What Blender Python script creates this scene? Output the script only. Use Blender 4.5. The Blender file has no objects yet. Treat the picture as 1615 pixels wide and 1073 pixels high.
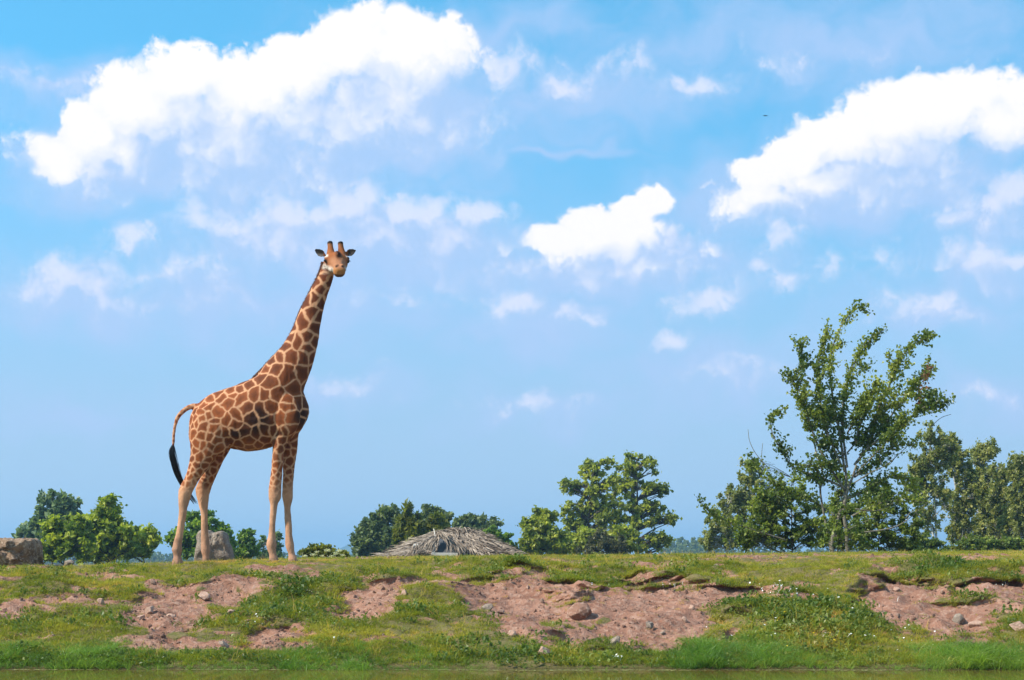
import bpy, bmesh, math, random
import numpy as np
from mathutils import Vector
random.seed(7)
rng = np.random.default_rng(7)
S = bpy.context.scene
C = S.collection

# ------------------------------------------------------------------ camera
F, U0, HZ, ZC = 2691.67, 807.5, 880.0, 1.18      # focal length in photo pixels, centre column, horizon row, eye height
cam = bpy.data.objects.new('camera', bpy.data.cameras.new('camera'))
C.objects.link(cam)
cam.location = (0, 0, ZC)
cam.rotation_euler = (math.radians(90), 0, 0)
cam.data.lens = 60; cam.data.sensor_width = 36; cam.data.sensor_fit = 'HORIZONTAL'
cam.data.shift_y = (HZ - 536.5) / 1615
cam.data.clip_start = 0.1; cam.data.clip_end = 20000
S.camera = cam

# ------------------------------------------------------------------ sun, sky, exposure
SUN = Vector((-0.78, -0.34, 0.80)).normalized()      # direction towards the sun
sun_el = math.asin(SUN.z)
sun_az = math.atan2(SUN.x, SUN.y)
sl = bpy.data.lights.new('sun', 'SUN'); sl.energy = 5.0; sl.angle = math.radians(0.53); sl.color = (1.0, 0.93, 0.80)
sun = bpy.data.objects.new('sun', sl); C.objects.link(sun)
sun.rotation_euler = SUN.to_track_quat('Z', 'Y').to_euler()
S.view_settings.view_transform = 'Standard'; S.view_settings.look = 'None'
S.view_settings.exposure = 0.38; S.view_settings.gamma = 1; S.view_settings.use_curve_mapping = False
S.render.film_transparent = False
S.cycles.max_bounces = 6; S.cycles.diffuse_bounces = 3; S.cycles.glossy_bounces = 2
S.cycles.transmission_bounces = 3; S.cycles.volume_bounces = 0; S.cycles.transparent_max_bounces = 6
S.cycles.use_adaptive_sampling = True; S.cycles.adaptive_threshold = 0.012; S.cycles.adaptive_min_samples = 12

SKY_TINT = (1.55, 3.50, 3.25)
W = bpy.data.worlds.new('World'); S.world = W; W.use_nodes = True


class NB:
    """tiny node builder"""
    def __init__(self, nt): self.nt = nt; self.N = nt.nodes; self.L = nt.links

    def set(self, sock, v):
        if isinstance(v, bpy.types.NodeSocket): self.L.new(v, sock)
        elif v is not None:
            if sock.type == 'RGBA' and len(v) == 3: v = (*v, 1)
            sock.default_value = v

    def math(self, op, a, b=None, c=None, clamp=False):
        n = self.N.new('ShaderNodeMath'); n.operation = op; n.use_clamp = clamp
        self.set(n.inputs[0], a)
        if b is not None: self.set(n.inputs[1], b)
        if c is not None: self.set(n.inputs[2], c)
        return n.outputs[0]

    def vec(self, op, a, b=None, scale=None):
        n = self.N.new('ShaderNodeVectorMath'); n.operation = op
        self.set(n.inputs[0], a)
        if b is not None: self.set(n.inputs[1], b)
        if scale is not None: self.set(n.inputs['Scale'], scale)
        return n.outputs['Value'] if op in ('LENGTH', 'DOT_PRODUCT', 'DISTANCE') else n.outputs['Vector']

    def xyz(self, x, y, z=0.0):
        n = self.N.new('ShaderNodeCombineXYZ')
        for i, v in enumerate((x, y, z)): self.set(n.inputs[i], v)
        return n.outputs[0]

    def sep(self, v):
        n = self.N.new('ShaderNodeSeparateXYZ'); self.set(n.inputs[0], v); return n.outputs

    def noise(self, v, scale, detail=4.0, rough=0.55, dist=0.0, dim='3D'):
        n = self.N.new('ShaderNodeTexNoise'); n.noise_dimensions = dim
        if v is not None: self.set(n.inputs['Vector'], v)
        n.inputs['Scale'].default_value = scale; n.inputs['Detail'].default_value = detail
        n.inputs['Roughness'].default_value = rough; n.inputs['Distortion'].default_value = dist
        return n.outputs['Fac']

    def smooth(self, x, a, b, lo=0.0, hi=1.0):
        n = self.N.new('ShaderNodeMapRange'); n.interpolation_type = 'SMOOTHSTEP'
        self.set(n.inputs['Value'], x); self.set(n.inputs['From Min'], a); self.set(n.inputs['From Max'], b)
        n.inputs['To Min'].default_value = lo; n.inputs['To Max'].default_value = hi
        return n.outputs['Result']

    def mix(self, f, a, b, blend='MIX'):
        n = self.N.new('ShaderNodeMix'); n.data_type = 'RGBA'; n.blend_type = blend
        self.set(n.inputs[0], f); self.set(n.inputs[6], a); self.set(n.inputs[7], b)
        return n.outputs[2]

    def attr(self, name, kind='GEOMETRY'):
        n = self.N.new('ShaderNodeAttribute'); n.attribute_name = name; n.attribute_type = kind
        return n

    def bump(self, h, strength=0.5, dist=0.02):
        n = self.N.new('ShaderNodeBump'); n.inputs['Strength'].default_value = strength
        n.inputs['Distance'].default_value = dist; self.set(n.inputs['Height'], h)
        return n.outputs['Normal']


# clouds live in direction space: x = azimuth, y = elevation, in hundreds of photo-pixel angles
def cdir(u, v):
    x = (u - U0) / F
    return math.atan(x) * F / 100, math.atan((HZ - v) / F / math.hypot(1, x)) * F / 100


CUM = [  # cumulus lobes u, v, ru, rv, strength
    (380, 255, 300, 75, .55), (650, 190, 150, 85, .55), (170, 275, 130, 55, .5), (1400, 285, 220, 55, .6), (1230, 315, 110, 40, .55), (980, 405, 160, 45, .5),
    (655, 92, 112, 78, 1), (560, 80, 80, 66, 1), (610, 150, 130, 80, .9), (470, 118, 90, 62, 1), (400, 150, 90, 72, 1), (290, 130, 82, 62, 1), (350, 195, 160, 72, .9),
    (215, 175, 74, 66, 1), (150, 215, 64, 48, 1), (95, 255, 56, 44, 1), (190, 235, 110, 50, .75), (500, 185, 190, 62, .8),
    (1500, 178, 120, 62, 1), (1585, 190, 90, 66, 1), (1410, 195, 100, 66, 1), (1330, 222, 80, 50, 1), (1265, 248, 60, 36, 1), (1205, 272, 58, 28, 1), (1430, 235, 180, 50, .75), (1290, 290, 130, 46, .75),
    (1030, 318, 34, 26, .95), (995, 336, 40, 24, .95), (935, 352, 60, 26, .9), (870, 376, 52, 30, .9), (960, 385, 130, 46, .7),
    ]
DIM = [
    (700, 375, 190, 52, .62), (450, 385, 190, 52, .62), (250, 430, 220, 40, .42), (800, 420, 200, 40, .42), (1250, 440, 200, 40, .36), (1080, 390, 90, 40, .5), (940, 440, 120, 36, .5), (160, 470, 110, 36, .5), (1500, 500, 110, 32, .45), (330, 470, 160, 34, .36), (620, 460, 130, 30, .34), (1160, 590, 100, 30, .32), (850, 640, 100, 26, .30), (1010, 110, 60, 26, .4), (1220, 110, 160, 26, .32), (80, 140, 120, 26, .36),
    (750, 345, 70, 34, .85), (650, 345, 80, 38, .85), (560, 335, 90, 44, .8), (455, 350, 100, 42, .8), (350, 350, 80, 32, .7), (600, 380, 200, 50, .65),
    (1570, 412, 92, 46, .85), (1612, 300, 62, 44, .85), (1545, 345, 80, 40, .6), (800, 108, 84, 38, .68), (890, 128, 70, 30, .5), (95, 448, 104, 46, .78), (50, 460, 60, 40, .6),
    (1455, 480, 90, 40, .66), (1118, 482, 66, 30, .66), (1070, 536, 36, 18, .62), (815, 482, 84, 42, .66), (890, 500, 80, 30, .5),
    (205, 380, 58, 28, .66), (1235, 372, 36, 28, .5), (1095, 138, 84, 26, .5), (1395, 408, 64, 26, .5), (540, 612, 70, 26, .36), (1560, 628, 70, 26, .36)]
SOFT = [  # veils and grey undersides
    (330, 250, 340, 85, 1.2), (610, 190, 210, 85, 1.15), (1340, 285, 270, 70, 1.2), (980, 400, 200, 60, 1.15), (560, 390, 320, 60, 1.0),
    (380, 260, 400, 95, .62), (170, 285, 180, 55, .6), (660, 190, 230, 110, .62), (1350, 285, 300, 85, .7),
    (1160, 320, 160, 60, .65), (1000, 410, 270, 75, .72), (560, 400, 360, 75, .72), (880, 430, 260, 60, .6),
    (1545, 350, 130, 62, .6), (1560, 440, 130, 40, .6), (120, 480, 230, 60, .66), (420, 480, 420, 75, .6),
    (860, 510, 230, 60, .55), (1130, 585, 220, 60, .5), (540, 620, 120, 36, .42), (870, 645, 170, 46, .4),
    (1560, 630, 130, 40, .42), (1470, 500, 170, 46, .5), (1300, 70, 420, 80, .5), (760, 45, 260, 40, .4),
    (60, 145, 190, 46, .5), (900, 150, 240, 70, .55), (110, 650, 140, 40, .34), (870, 238, 140, 13, .45)]


def lobes(b, Q, blobs, k=0.10):
    f = None
    for (u, v, ru, rv, st) in blobs:
        cx, cy = cdir(u, v)
        n = b.N.new('ShaderNodeVectorMath'); n.operation = 'MULTIPLY_ADD'
        b.set(n.inputs[0], Q); ru *= 1.12; rv *= 1.12; n.inputs[1].default_value = (100 / ru, 100 / rv, 0); n.inputs[2].default_value = (-cx * 100 / ru, -cy * 100 / rv, 0)
        s = b.math('MULTIPLY_ADD', b.vec('LENGTH', n.outputs[0]), -st, st)
        f = s if f is None else b.math('SMOOTH_MAX', f, s, k)
    return f


def cloud_group(name, blobs, amp, warp, puffy=True):
    g = bpy.data.node_groups.new(name, 'ShaderNodeTree')
    g.interface.new_socket('P', in_out='INPUT', socket_type='NodeSocketVector')
    g.interface.new_socket('F', in_out='OUTPUT', socket_type='NodeSocketFloat')
    g.interface.new_socket('G', in_out='OUTPUT', socket_type='NodeSocketFloat')
    b = NB(g); gi = b.N.new('NodeGroupInput'); go = b.N.new('NodeGroupOutput')
    P = gi.outputs['P']
    nt = b.N.new('ShaderNodeTexNoise'); nt.noise_dimensions = '2D'; b.set(nt.inputs['Vector'], P)
    nt.inputs['Scale'].default_value = 1.0; nt.inputs['Detail'].default_value = 3 if puffy else 2; nt.inputs['Roughness'].default_value = .5
    off = b.vec('SCALE', b.vec('SUBTRACT', nt.outputs['Color'], (.5, .5, .5)), scale=warp)
    Q = b.vec('ADD', P, off)
    f = lobes(b, Q, blobs); b.set(go.inputs['G'], f)
    if puffy:
        n = b.noise(P, 2.3, 7, .60, dim='2D')
        vo = b.N.new('ShaderNodeTexVoronoi'); vo.voronoi_dimensions = '2D'; vo.feature = 'F1'; vo.inputs['Scale'].default_value = 2.2
        vo.inputs['Detail'].default_value = 2; vo.inputs['Roughness'].default_value = .55
        b.set(vo.inputs['Vector'], b.vec('ADD', Q, b.vec('SCALE', b.xyz(n, n), scale=.5)))
        f = b.math('ADD', f, b.math('MULTIPLY', b.math('SUBTRACT', .38, vo.outputs['Distance']), .22))
    else:
        n = b.noise(b.vec('MULTIPLY', Q, (.8, 1.5, 1)), 1.2, 5, .55, dim='2D')
    f = b.math('ADD', f, b.math('MULTIPLY', b.math('SUBTRACT', n, .5), amp))
    b.set(go.inputs['F'], f)
    return g


def build_world():
    b = NB(W.node_tree); b.N.clear()
    tc = b.N.new('ShaderNodeTexCoord')
    D = tc.outputs['Generated']
    x, y, z = b.sep(D)
    zc = b.math('MAXIMUM', z, 0.012)
    zs = b.math('ADD', b.math('MULTIPLY', zc, .90), .31)
    sky = b.N.new('ShaderNodeTexSky'); sky.sky_type = 'NISHITA'; sky.sun_disc = False
    sky.sun_elevation = sun_el; sky.sun_rotation = sun_az
    sky.air_density = 1.0; sky.dust_density = 0.3; sky.ozone_density = 3.0; sky.altitude = 0
    b.set(sky.inputs['Vector'], b.xyz(x, y, zs))
    el = b.math('DIVIDE', zc, b.math('SQRT', b.math('ADD', b.math('MULTIPLY', x, x), b.math('ADD', b.math('MULTIPLY', y, y), 1e-6))))
    az = b.math('ARCTAN2', x, y)
    k = F / 100
    P = b.xyz(b.math('MULTIPLY', az, k), b.math('MULTIPLY', b.math('ARCTANGENT', el), k))
    gc = cloud_group('cumulus_field', CUM, 0.52, 0.40)
    gd = cloud_group('dim_cumulus_field', DIM, 0.72, 0.75)
    gs = cloud_group('veil_field', SOFT, 0.60, 1.0, False)

    def call(g, p):
        n = b.N.new('ShaderNodeGroup'); n.node_tree = g; b.set(n.inputs['P'], p); return n.outputs
    f0, g0 = call(gc, P)
    g1 = call(gc, b.vec('ADD', P, (-0.34, 0.66, 0)))['G']
    d0, e0 = call(gd, P)
    e1 = call(gd, b.vec('ADD', P, (-0.16, 0.32, 0)))['G']
    s0 = call(gs, P)['F']
    base = b.mix(1.0, sky.outputs[0], SKY_TINT, 'MULTIPLY')
    base = b.mix(b.smooth(el, .30, .03, 0, .85), base, (4.7, 6.3, 8.3))
    col = b.mix(b.math('MULTIPLY', b.smooth(s0, -0.22, 0.62), 0.80), base, (4.8, 6.6, 9.9))
    # lit sides face the sun (up and left); undersides fall to the soft blue grey of the sky
    for c0, h0, h1, soft, c_lit, top, llo, lhi in ((d0, e0, e1, 0.48, (8.4, 8.8, 10.6), 0.80, -.66, .50), (f0, g0, g1, 0.14, (10.6, 10.4, 10.8), 1.0, -.72, .60)):
        rel = b.math('SUBTRACT', c0, h0)
        lit = b.smooth(b.math('MULTIPLY_ADD', rel, 1.5, b.math('SUBTRACT', h0, h1)), llo, lhi)
        a_c = b.smooth(c0, -0.10, b.math('MULTIPLY_ADD', b.math('SUBTRACT', 1.0, lit), 0.55, soft))
        ccol = b.mix(lit, (5.0, 6.8, 9.9), c_lit)
        col = b.mix(b.math('MULTIPLY', a_c, b.math('MULTIPLY_ADD', lit, top - .80, .80)), col, ccol)
    # loose fair-weather cloud over the unseen sky dome, brightened to lift the ambient light
    far = b.noise(b.vec('MULTIPLY', D, (1, 1, 2.2)), 3.2, 3, .55)
    col2 = b.mix(b.math('MULTIPLY', b.smooth(far, .42, .62), .8), base, (8.2, 8.7, 10.2))
    inw = b.math('MULTIPLY', b.smooth(b.math('ABSOLUTE', az), .62, .50), b.smooth(z, .46, .38))
    b1 = b.N.new('ShaderNodeBackground'); b2 = b.N.new('ShaderNodeBackground')
    for n, c in ((b1, col2), (b2, col)):
        n.inputs['Strength'].default_value = 0.077; b.set(n.inputs['Color'], c)
    ms = b.N.new('ShaderNodeMixShader'); b.set(ms.inputs[0], inw)
    b.L.new(b1.outputs[0], ms.inputs[1]); b.L.new(b2.outputs[0], ms.inputs[2])
    out = b.N.new('ShaderNodeOutputWorld'); b.L.new(ms.outputs[0], out.inputs['Surface'])
    W.cycles.sampling_method = 'MANUAL'; W.cycles.sample_map_resolution = 512


build_world()


# ------------------------------------------------------------------ helpers
def hash2(ix, iy, seed):
    h = (ix.astype(np.int64) * 374761393 + iy.astype(np.int64) * 668265263 + seed * 1442695041) & 0xFFFFFFFF
    h = ((h ^ (h >> 13)) * 1274126177) & 0xFFFFFFFF
    h = ((h ^ (h >> 16)) * 2246822519) & 0xFFFFFFFF
    return ((h ^ (h >> 15)) & 0xFFFFFF) / float(0xFFFFFF)


def vnoise(x, y, seed=0):
    x = np.asarray(x, float); y = np.asarray(y, float)
    ix, iy = np.floor(x), np.floor(y); fx, fy = x - ix, y - iy
    fx = fx * fx * (3 - 2 * fx); fy = fy * fy * (3 - 2 * fy)
    a = hash2(ix, iy, seed); b_ = hash2(ix + 1, iy, seed); c = hash2(ix, iy + 1, seed); d = hash2(ix + 1, iy + 1, seed)
    return (a * (1 - fx) + b_ * fx) * (1 - fy) + (c * (1 - fx) + d * fx) * fy - .5


def fbm(x, y, octs=4, seed=0, rough=.5):
    s, a = 0, 1.0
    for o in range(octs):
        s = s + a * vnoise(x * 2 ** o + o * 13.7, y * 2 ** o - o * 7.1, seed + o); a *= rough
    return s


def sstep(x, a, b):
    t = np.clip((np.asarray(x, float) - a) / (b - a), 0, 1); return t * t * (3 - 2 * t)


def mesh_np(name, V, faces, mat=None, smooth=True, attrs=None, cols=None):
    """faces: list of int arrays (n,k) with one k per array"""
    me = bpy.data.meshes.new(name)
    V = np.asarray(V, np.float32)
    if isinstance(faces, np.ndarray): faces = [faces]
    faces = [np.asarray(f, np.int32) for f in faces if len(f)]
    loops = np.concatenate([f.ravel() for f in faces]) if faces else np.zeros(0, np.int32)
    tot = np.concatenate([np.full(len(f), f.shape[1], np.int32) for f in faces]) if faces else np.zeros(0, np.int32)
    start = np.concatenate([[0], np.cumsum(tot)[:-1]]).astype(np.int32) if len(tot) else tot
    me.vertices.add(len(V)); me.vertices.foreach_set('co', V.ravel())
    if len(tot):
        me.loops.add(len(loops)); me.loops.foreach_set('vertex_index', loops)
        me.polygons.add(len(tot)); me.polygons.foreach_set('loop_start', start)
        me.polygons.foreach_set('use_smooth', np.full(len(tot), smooth))
    me.update(calc_edges=True)
    for k, a in (attrs or {}).items():
        at = me.attributes.new(k, 'FLOAT', 'POINT'); at.data.foreach_set('value', np.asarray(a, np.float32))
    for k, a in (cols or {}).items():
        at = me.attributes.new(k, 'FLOAT_COLOR', 'POINT'); at.data.foreach_set('color', np.asarray(a, np.float32).ravel())
    if mat: me.materials.append(mat)
    return me


def obj(name, me, parent=None, label=None, cat=None, group=None, kind=None, loc=None):
    o = bpy.data.objects.new(name, me); C.objects.link(o)
    if loc is not None: o.location = loc
    if parent is not None: o.parent = parent
    if label: o['label'] = label
    if cat: o['category'] = cat
    if group: o['group'] = group
    if kind: o['kind'] = kind
    return o


def empty(name, label, cat, loc, group=None):
    o = obj(name, None, None, label, cat, group, loc=loc); o.empty_display_size = .2
    return o


def shift(V, loc): return np.asarray(V, float) - np.asarray(loc, float)


class Geo:
    """collects tubes and boards into one mesh"""
    def __init__(self): self.V = []; self.Q = []; self.T = []; self.n = 0; self.A = []

    def add(self, V, Q=None, T=None, a=0.0):
        V = np.asarray(V, float)
        self.V.append(V); self.A.append(np.full(len(V), a))
        if Q is not None and len(Q): self.Q.append(np.asarray(Q) + self.n)
        if T is not None and len(T): self.T.append(np.asarray(T) + self.n)
        self.n += len(V)

    def tube(self, pts, rad, seg=6, a=0.0, cap=True):
        pts = np.asarray(pts, float); n = len(pts); rad = np.broadcast_to(rad, (n,))
        t = np.gradient(pts, axis=0); t /= np.linalg.norm(t, axis=1)[:, None] + 1e-9
        ref = np.array([0, 0, 1.0]) if abs(t[:, 2]).mean() < .8 else np.array([1.0, 0, 0])
        s = np.cross(t, ref); s /= np.linalg.norm(s, axis=1)[:, None] + 1e-9
        q = np.cross(s, t)
        an = np.arange(seg) / seg * 2 * math.pi
        V = pts[:, None] + rad[:, None, None] * (np.cos(an)[None, :, None] * s[:, None] + np.sin(an)[None, :, None] * q[:, None])
        V = V.reshape(-1, 3)
        i = np.arange(n - 1)[:, None] * seg; j = np.arange(seg)[None]; k = (j + 1) % seg
        Q = np.stack([i + j, i + k, i + seg + k, i + seg + j], -1).reshape(-1, 4)
        T = None
        if cap:
            V = np.vstack([V, pts[0], pts[-1]]); m = n * seg
            T = [(m, (jj + 1) % seg, jj) for jj in range(seg)] + [(m + 1, (n - 1) * seg + jj, (n - 1) * seg + (jj + 1) % seg) for jj in range(seg)]
        self.add(V, Q, T, a)

    def strip(self, pts, widths, side, a=0.0, fold=0.0):
        """ribbon along pts; side = width direction per point or one; fold lifts the edges"""
        pts = np.asarray(pts, float); n = len(pts); w = np.broadcast_to(widths, (n,))[:, None]
        side = np.broadcast_to(np.asarray(side, float), (n, 3))
        V = np.concatenate([pts - side * w, pts + side * w]) + 0
        i = np.arange(n - 1)
        self.add(V, np.stack([i, i + 1, n + i + 1, n + i], -1), None, a)

    def mesh(self, name, mat, smooth=True, off=None, attr='tone'):
        V = np.vstack(self.V)
        if off is not None: V = shift(V, off)
        f = []
        if self.Q: f.append(np.vstack(self.Q))
        if self.T: f.append(np.vstack(self.T))
        return mesh_np(name, V, f, mat, smooth, {attr: np.concatenate(self.A)})


def px(u, v, Y):
    """the point at depth Y that the photograph shows at pixel u, v"""
    u = np.asarray(u, float); v = np.asarray(v, float); Y = np.asarray(Y, float) + 0 * u
    return np.stack([(u - U0) * Y / F, Y, ZC - (v - HZ) * Y / F], -1)


def bez(p0, p1, p2, n):
    t = np.linspace(0, 1, n)[:, None]
    return (1 - t) ** 2 * p0 + 2 * t * (1 - t) * p1 + t ** 2 * p2


def spline(P, n):
    """Catmull-Rom through P, n samples"""
    P = np.asarray(P, float)
    if len(P) == 2: return P[0] + np.linspace(0, 1, n)[:, None] * (P[1] - P[0])
    E = np.vstack([2 * P[0] - P[1], P, 2 * P[-1] - P[-2]])
    t = np.linspace(0, len(P) - 1 - 1e-6, n); i = t.astype(int); f = (t - i)[:, None]
    a, b_, c, d = E[i], E[i + 1], E[i + 2], E[i + 3]
    return .5 * (2 * b_ + (c - a) * f + (2 * a - 5 * b_ + 4 * c - d) * f ** 2 + (3 * b_ - a - 3 * c + d) * f ** 3)


# ------------------------------------------------------------------ materials
def mat_new(name):
    m = bpy.data.materials.new(name); m.use_nodes = True
    b = NB(m.node_tree); b.N.clear()
    out = b.N.new('ShaderNodeOutputMaterial')
    return m, b, out


def principled(b, out, col, rough=.8, spec=.3, normal=None):
    p = b.N.new('ShaderNodeBsdfPrincipled')
    b.set(p.inputs['Base Color'], col); b.set(p.inputs['Roughness'], rough)
    p.inputs['Specular IOR Level'].default_value = spec
    if normal is not None: b.set(p.inputs['Normal'], normal)
    b.L.new(p.outputs[0], out.inputs['Surface'])
    return p


def leaf_mat(name, c1, c2, c3=None, trans=.35, inst=False, rough=.45, spec=.4):
    m, b, out = mat_new(name)
    t = b.attr('tone', 'INSTANCER' if inst else 'GEOMETRY').outputs['Fac']
    col = b.mix(b.smooth(t, 0, .75), c1, c2)
    if c3: col = b.mix(b.smooth(t, .8, 1.0), col, c3)
    geo = b.N.new('ShaderNodeNewGeometry')
    n = b.noise(geo.outputs['Position'], 1.3, 2)
    col = b.mix(1.0, col, b.mix(b.smooth(n, .3, .7), (.8, .82, .75), (1.15, 1.1, 1.0)), 'MULTIPLY')
    p = b.N.new('ShaderNodeBsdfPrincipled'); b.set(p.inputs['Base Color'], col)
    p.inputs['Roughness'].default_value = rough; p.inputs['Specular IOR Level'].default_value = spec
    tr = b.N.new('ShaderNodeBsdfTranslucent'); b.set(tr.inputs['Color'], b.mix(1.0, col, (1.25, 1.3, .7), 'MULTIPLY'))
    ms = b.N.new('ShaderNodeMixShader'); ms.inputs[0].default_value = trans + .14
    b.L.new(p.outputs[0], ms.inputs[1]); b.L.new(tr.outputs[0], ms.inputs[2]); b.L.new(ms.outputs[0], out.inputs['Surface'])
    return m


def rock_mat(name, c1, c2, c3, scale=4.0):
    m, b, out = mat_new(name)
    tc = b.N.new('ShaderNodeTexCoord'); P = tc.outputs['Object']
    n1 = b.noise(P, scale, 6, .6); n2 = b.noise(P, scale * 6, 5, .65)
    col = b.mix(b.smooth(n1, .35, .65), c1, c2)
    col = b.mix(b.math('MULTIPLY', b.smooth(n2, .52, .62), .7), col, c3)
    h = b.math('ADD', n1, b.math('MULTIPLY', n2, .6))
    principled(b, out, col, .9, .2, b.bump(h, .9, .03))
    return m


def bark_mat(name, c1, c2, white=False):
    m, b, out = mat_new(name)
    geo = b.N.new('ShaderNodeNewGeometry'); P = geo.outputs['Position']
    n = b.noise(b.vec('MULTIPLY', P, (6, 6, 14 if white else 2)), 1.0, 5, .65)
    col = b.mix(b.smooth(n, .5 if white else .38, .64), c1, c2)
    principled(b, out, col, .85, .2, b.bump(n, .6, .02))
    return m


M = {}
M['bark'] = bark_mat('grey_brown_bark', (.10, .085, .065), (.045, .036, .028))
M['poplar_bark'] = bark_mat('pale_poplar_bark', (.19, .17, .125), (.075, .06, .045), True)
M['birch_bark'] = bark_mat('white_birch_bark', (.56, .54, .49), (.10, .09, .08), True)
M['leaf_poplar'] = leaf_mat('poplar_leaf', (0.096, 0.147, 0.026), (0.272, 0.318, 0.044), (0.384, 0.408, 0.093), .3, rough=.38, spec=.5)
M['leaf_dead'] = leaf_mat('dead_leaf', (.16, .07, .03), (.24, .12, .07), None, .2)
M['leaf_bush'] = leaf_mat('bush_leaf', (0.098, 0.150, 0.029), (0.243, 0.298, 0.050), (0.327, 0.363, 0.057), .3)
M['leaf_birch'] = leaf_mat('birch_leaf', (0.181, 0.216, 0.068), (0.334, 0.346, 0.102), (0.456, 0.420, 0.146), .3)
M['leaf_alder'] = leaf_mat('alder_leaf', (0.175, 0.227, 0.038), (0.439, 0.475, 0.062), (0.619, 0.609, 0.083), .3)
M['leaf_maple'] = leaf_mat('maple_leaf', (0.149, 0.226, 0.029), (0.429, 0.480, 0.049), (0.645, 0.544, 0.063), .32)
M['leaf_green'] = leaf_mat('fresh_leaf', (0.102, 0.190, 0.030), (0.238, 0.355, 0.043), (0.338, 0.421, 0.055), .3)
M['leaf_blue'] = leaf_mat('blue_green_leaf', (0.107, 0.174, 0.086), (0.214, 0.295, 0.120), (0.305, 0.366, 0.169), .25)
M['leaf_dark'] = leaf_mat('dark_leaf', (0.100, 0.146, 0.060), (0.196, 0.247, 0.085), (0.252, 0.322, 0.100), .25)
M['leaf_willow'] = leaf_mat('willow_leaf', (0.120, 0.150, 0.026), (0.228, 0.240, 0.042), (0.288, 0.264, 0.048), .35)
M['leaf_dry'] = leaf_mat('dry_shrub_leaf', (.10, .10, .045), (.15, .145, .07), (.18, .16, .08), .25)
M['elder_flower'] = leaf_mat('elder_flower', (.62, .62, .40), (.72, .72, .56), None, .2)
M['rock_grey'] = rock_mat('grey_rock', (.27, .21, .165), (.19, .145, .115), (.38, .33, .27), 6)
M['rock_brown'] = rock_mat('brown_rock', (.30, .20, .13), (.16, .10, .065), (.50, .38, .28), 4)
M['rock_pink'] = rock_mat('pink_stone', (.44, .28, .21), (.34, .21, .155), (.52, .38, .30), 5)
M['rock_dull'] = rock_mat('dull_stone', (.30, .23, .18), (.20, .155, .125), (.42, .33, .26), 6)

# ------------------------------------------------------------------ ground
ZK = np.array([(-400, .9), (-60, .9), (-40, .5), (-34, -.3), (-25, -.7), (14, -.7), (17, -.28), (17.7, -.07), (18.0, .0), (18.25, .08), (18.8, .20), (19.6, .40),
               (20.6, .62), (21.6, .83), (22.3, .945), (23.5, 1.045), (25, 1.095), (28, 1.115), (32, 1.14), (36, 1.16),
               (40, 1.16), (45, .9), (55, .1), (70, -.7), (150, -1.0), (5000, -1.0)])


def zbase(X, Y):
    z = np.interp(Y, ZK[:, 0], ZK[:, 1])
    tilt = np.where(X > -4, .010 * (X + 4), .036 * (X + 4)); tilt = np.clip(tilt, -.5, .16)
    return z + tilt * sstep(Y, 20.5, 25.5) * (1 - sstep(Y, 45, 60))


BARE = [  # bare soil: u, v, ru, rv, strength, hollow depth (m)
    (268, 962, 62, 34, 1.0, .16), (300, 1020, 215, 11, .75, .05), (115, 940, 85, 16, .62, .07), (14, 958, 46, 26, .6, .08),
    (355, 938, 50, 16, .8, .12), (578, 950, 46, 40, 1.0, .18), (440, 1000, 55, 22, .9, .16), (655, 915, 75, 22, .62, .06),
    (600, 1015, 90, 10, .6, .04), (835, 945, 92, 42, 1.1, .26), (800, 985, 80, 24, .75, .10), (1000, 962, 122, 42, 1.25, .34),
    (1045, 1005, 52, 28, 1.0, .10), (1150, 942, 70, 20, .9, .20), (1158, 1000, 16, 26, .8, .15), (1428, 945, 62, 30, 1.15, .32),
    (1500, 972, 90, 38, 1.0, .14), (1570, 935, 70, 22, .9, .26), (1540, 1012, 95, 16, .75, .05), (720, 990, 90, 14, .6, .05),
    (905, 1000, 95, 20, .75, .06), (60, 1000, 70, 12, .5, .05), (1275, 945, 34, 12, .75, .12), (1400, 900, 45, 8, .6, .04),
    (1330, 905, 60, 8, .5, .03), (700, 893, 40, 8, .55, .03), (180, 905, 200, 7, .40, .0), (40, 908, 80, 8, .5, 0),
    (450, 897, 110, 6, .42, 0), (1180, 880, 130, 4, .5, 0), (1450, 880, 210, 5, .62, 0), (950, 892, 70, 4, .45, 0),
    (1580, 893, 70, 6, .5, 0), (1060, 893, 60, 4, .4, 0)]


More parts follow.
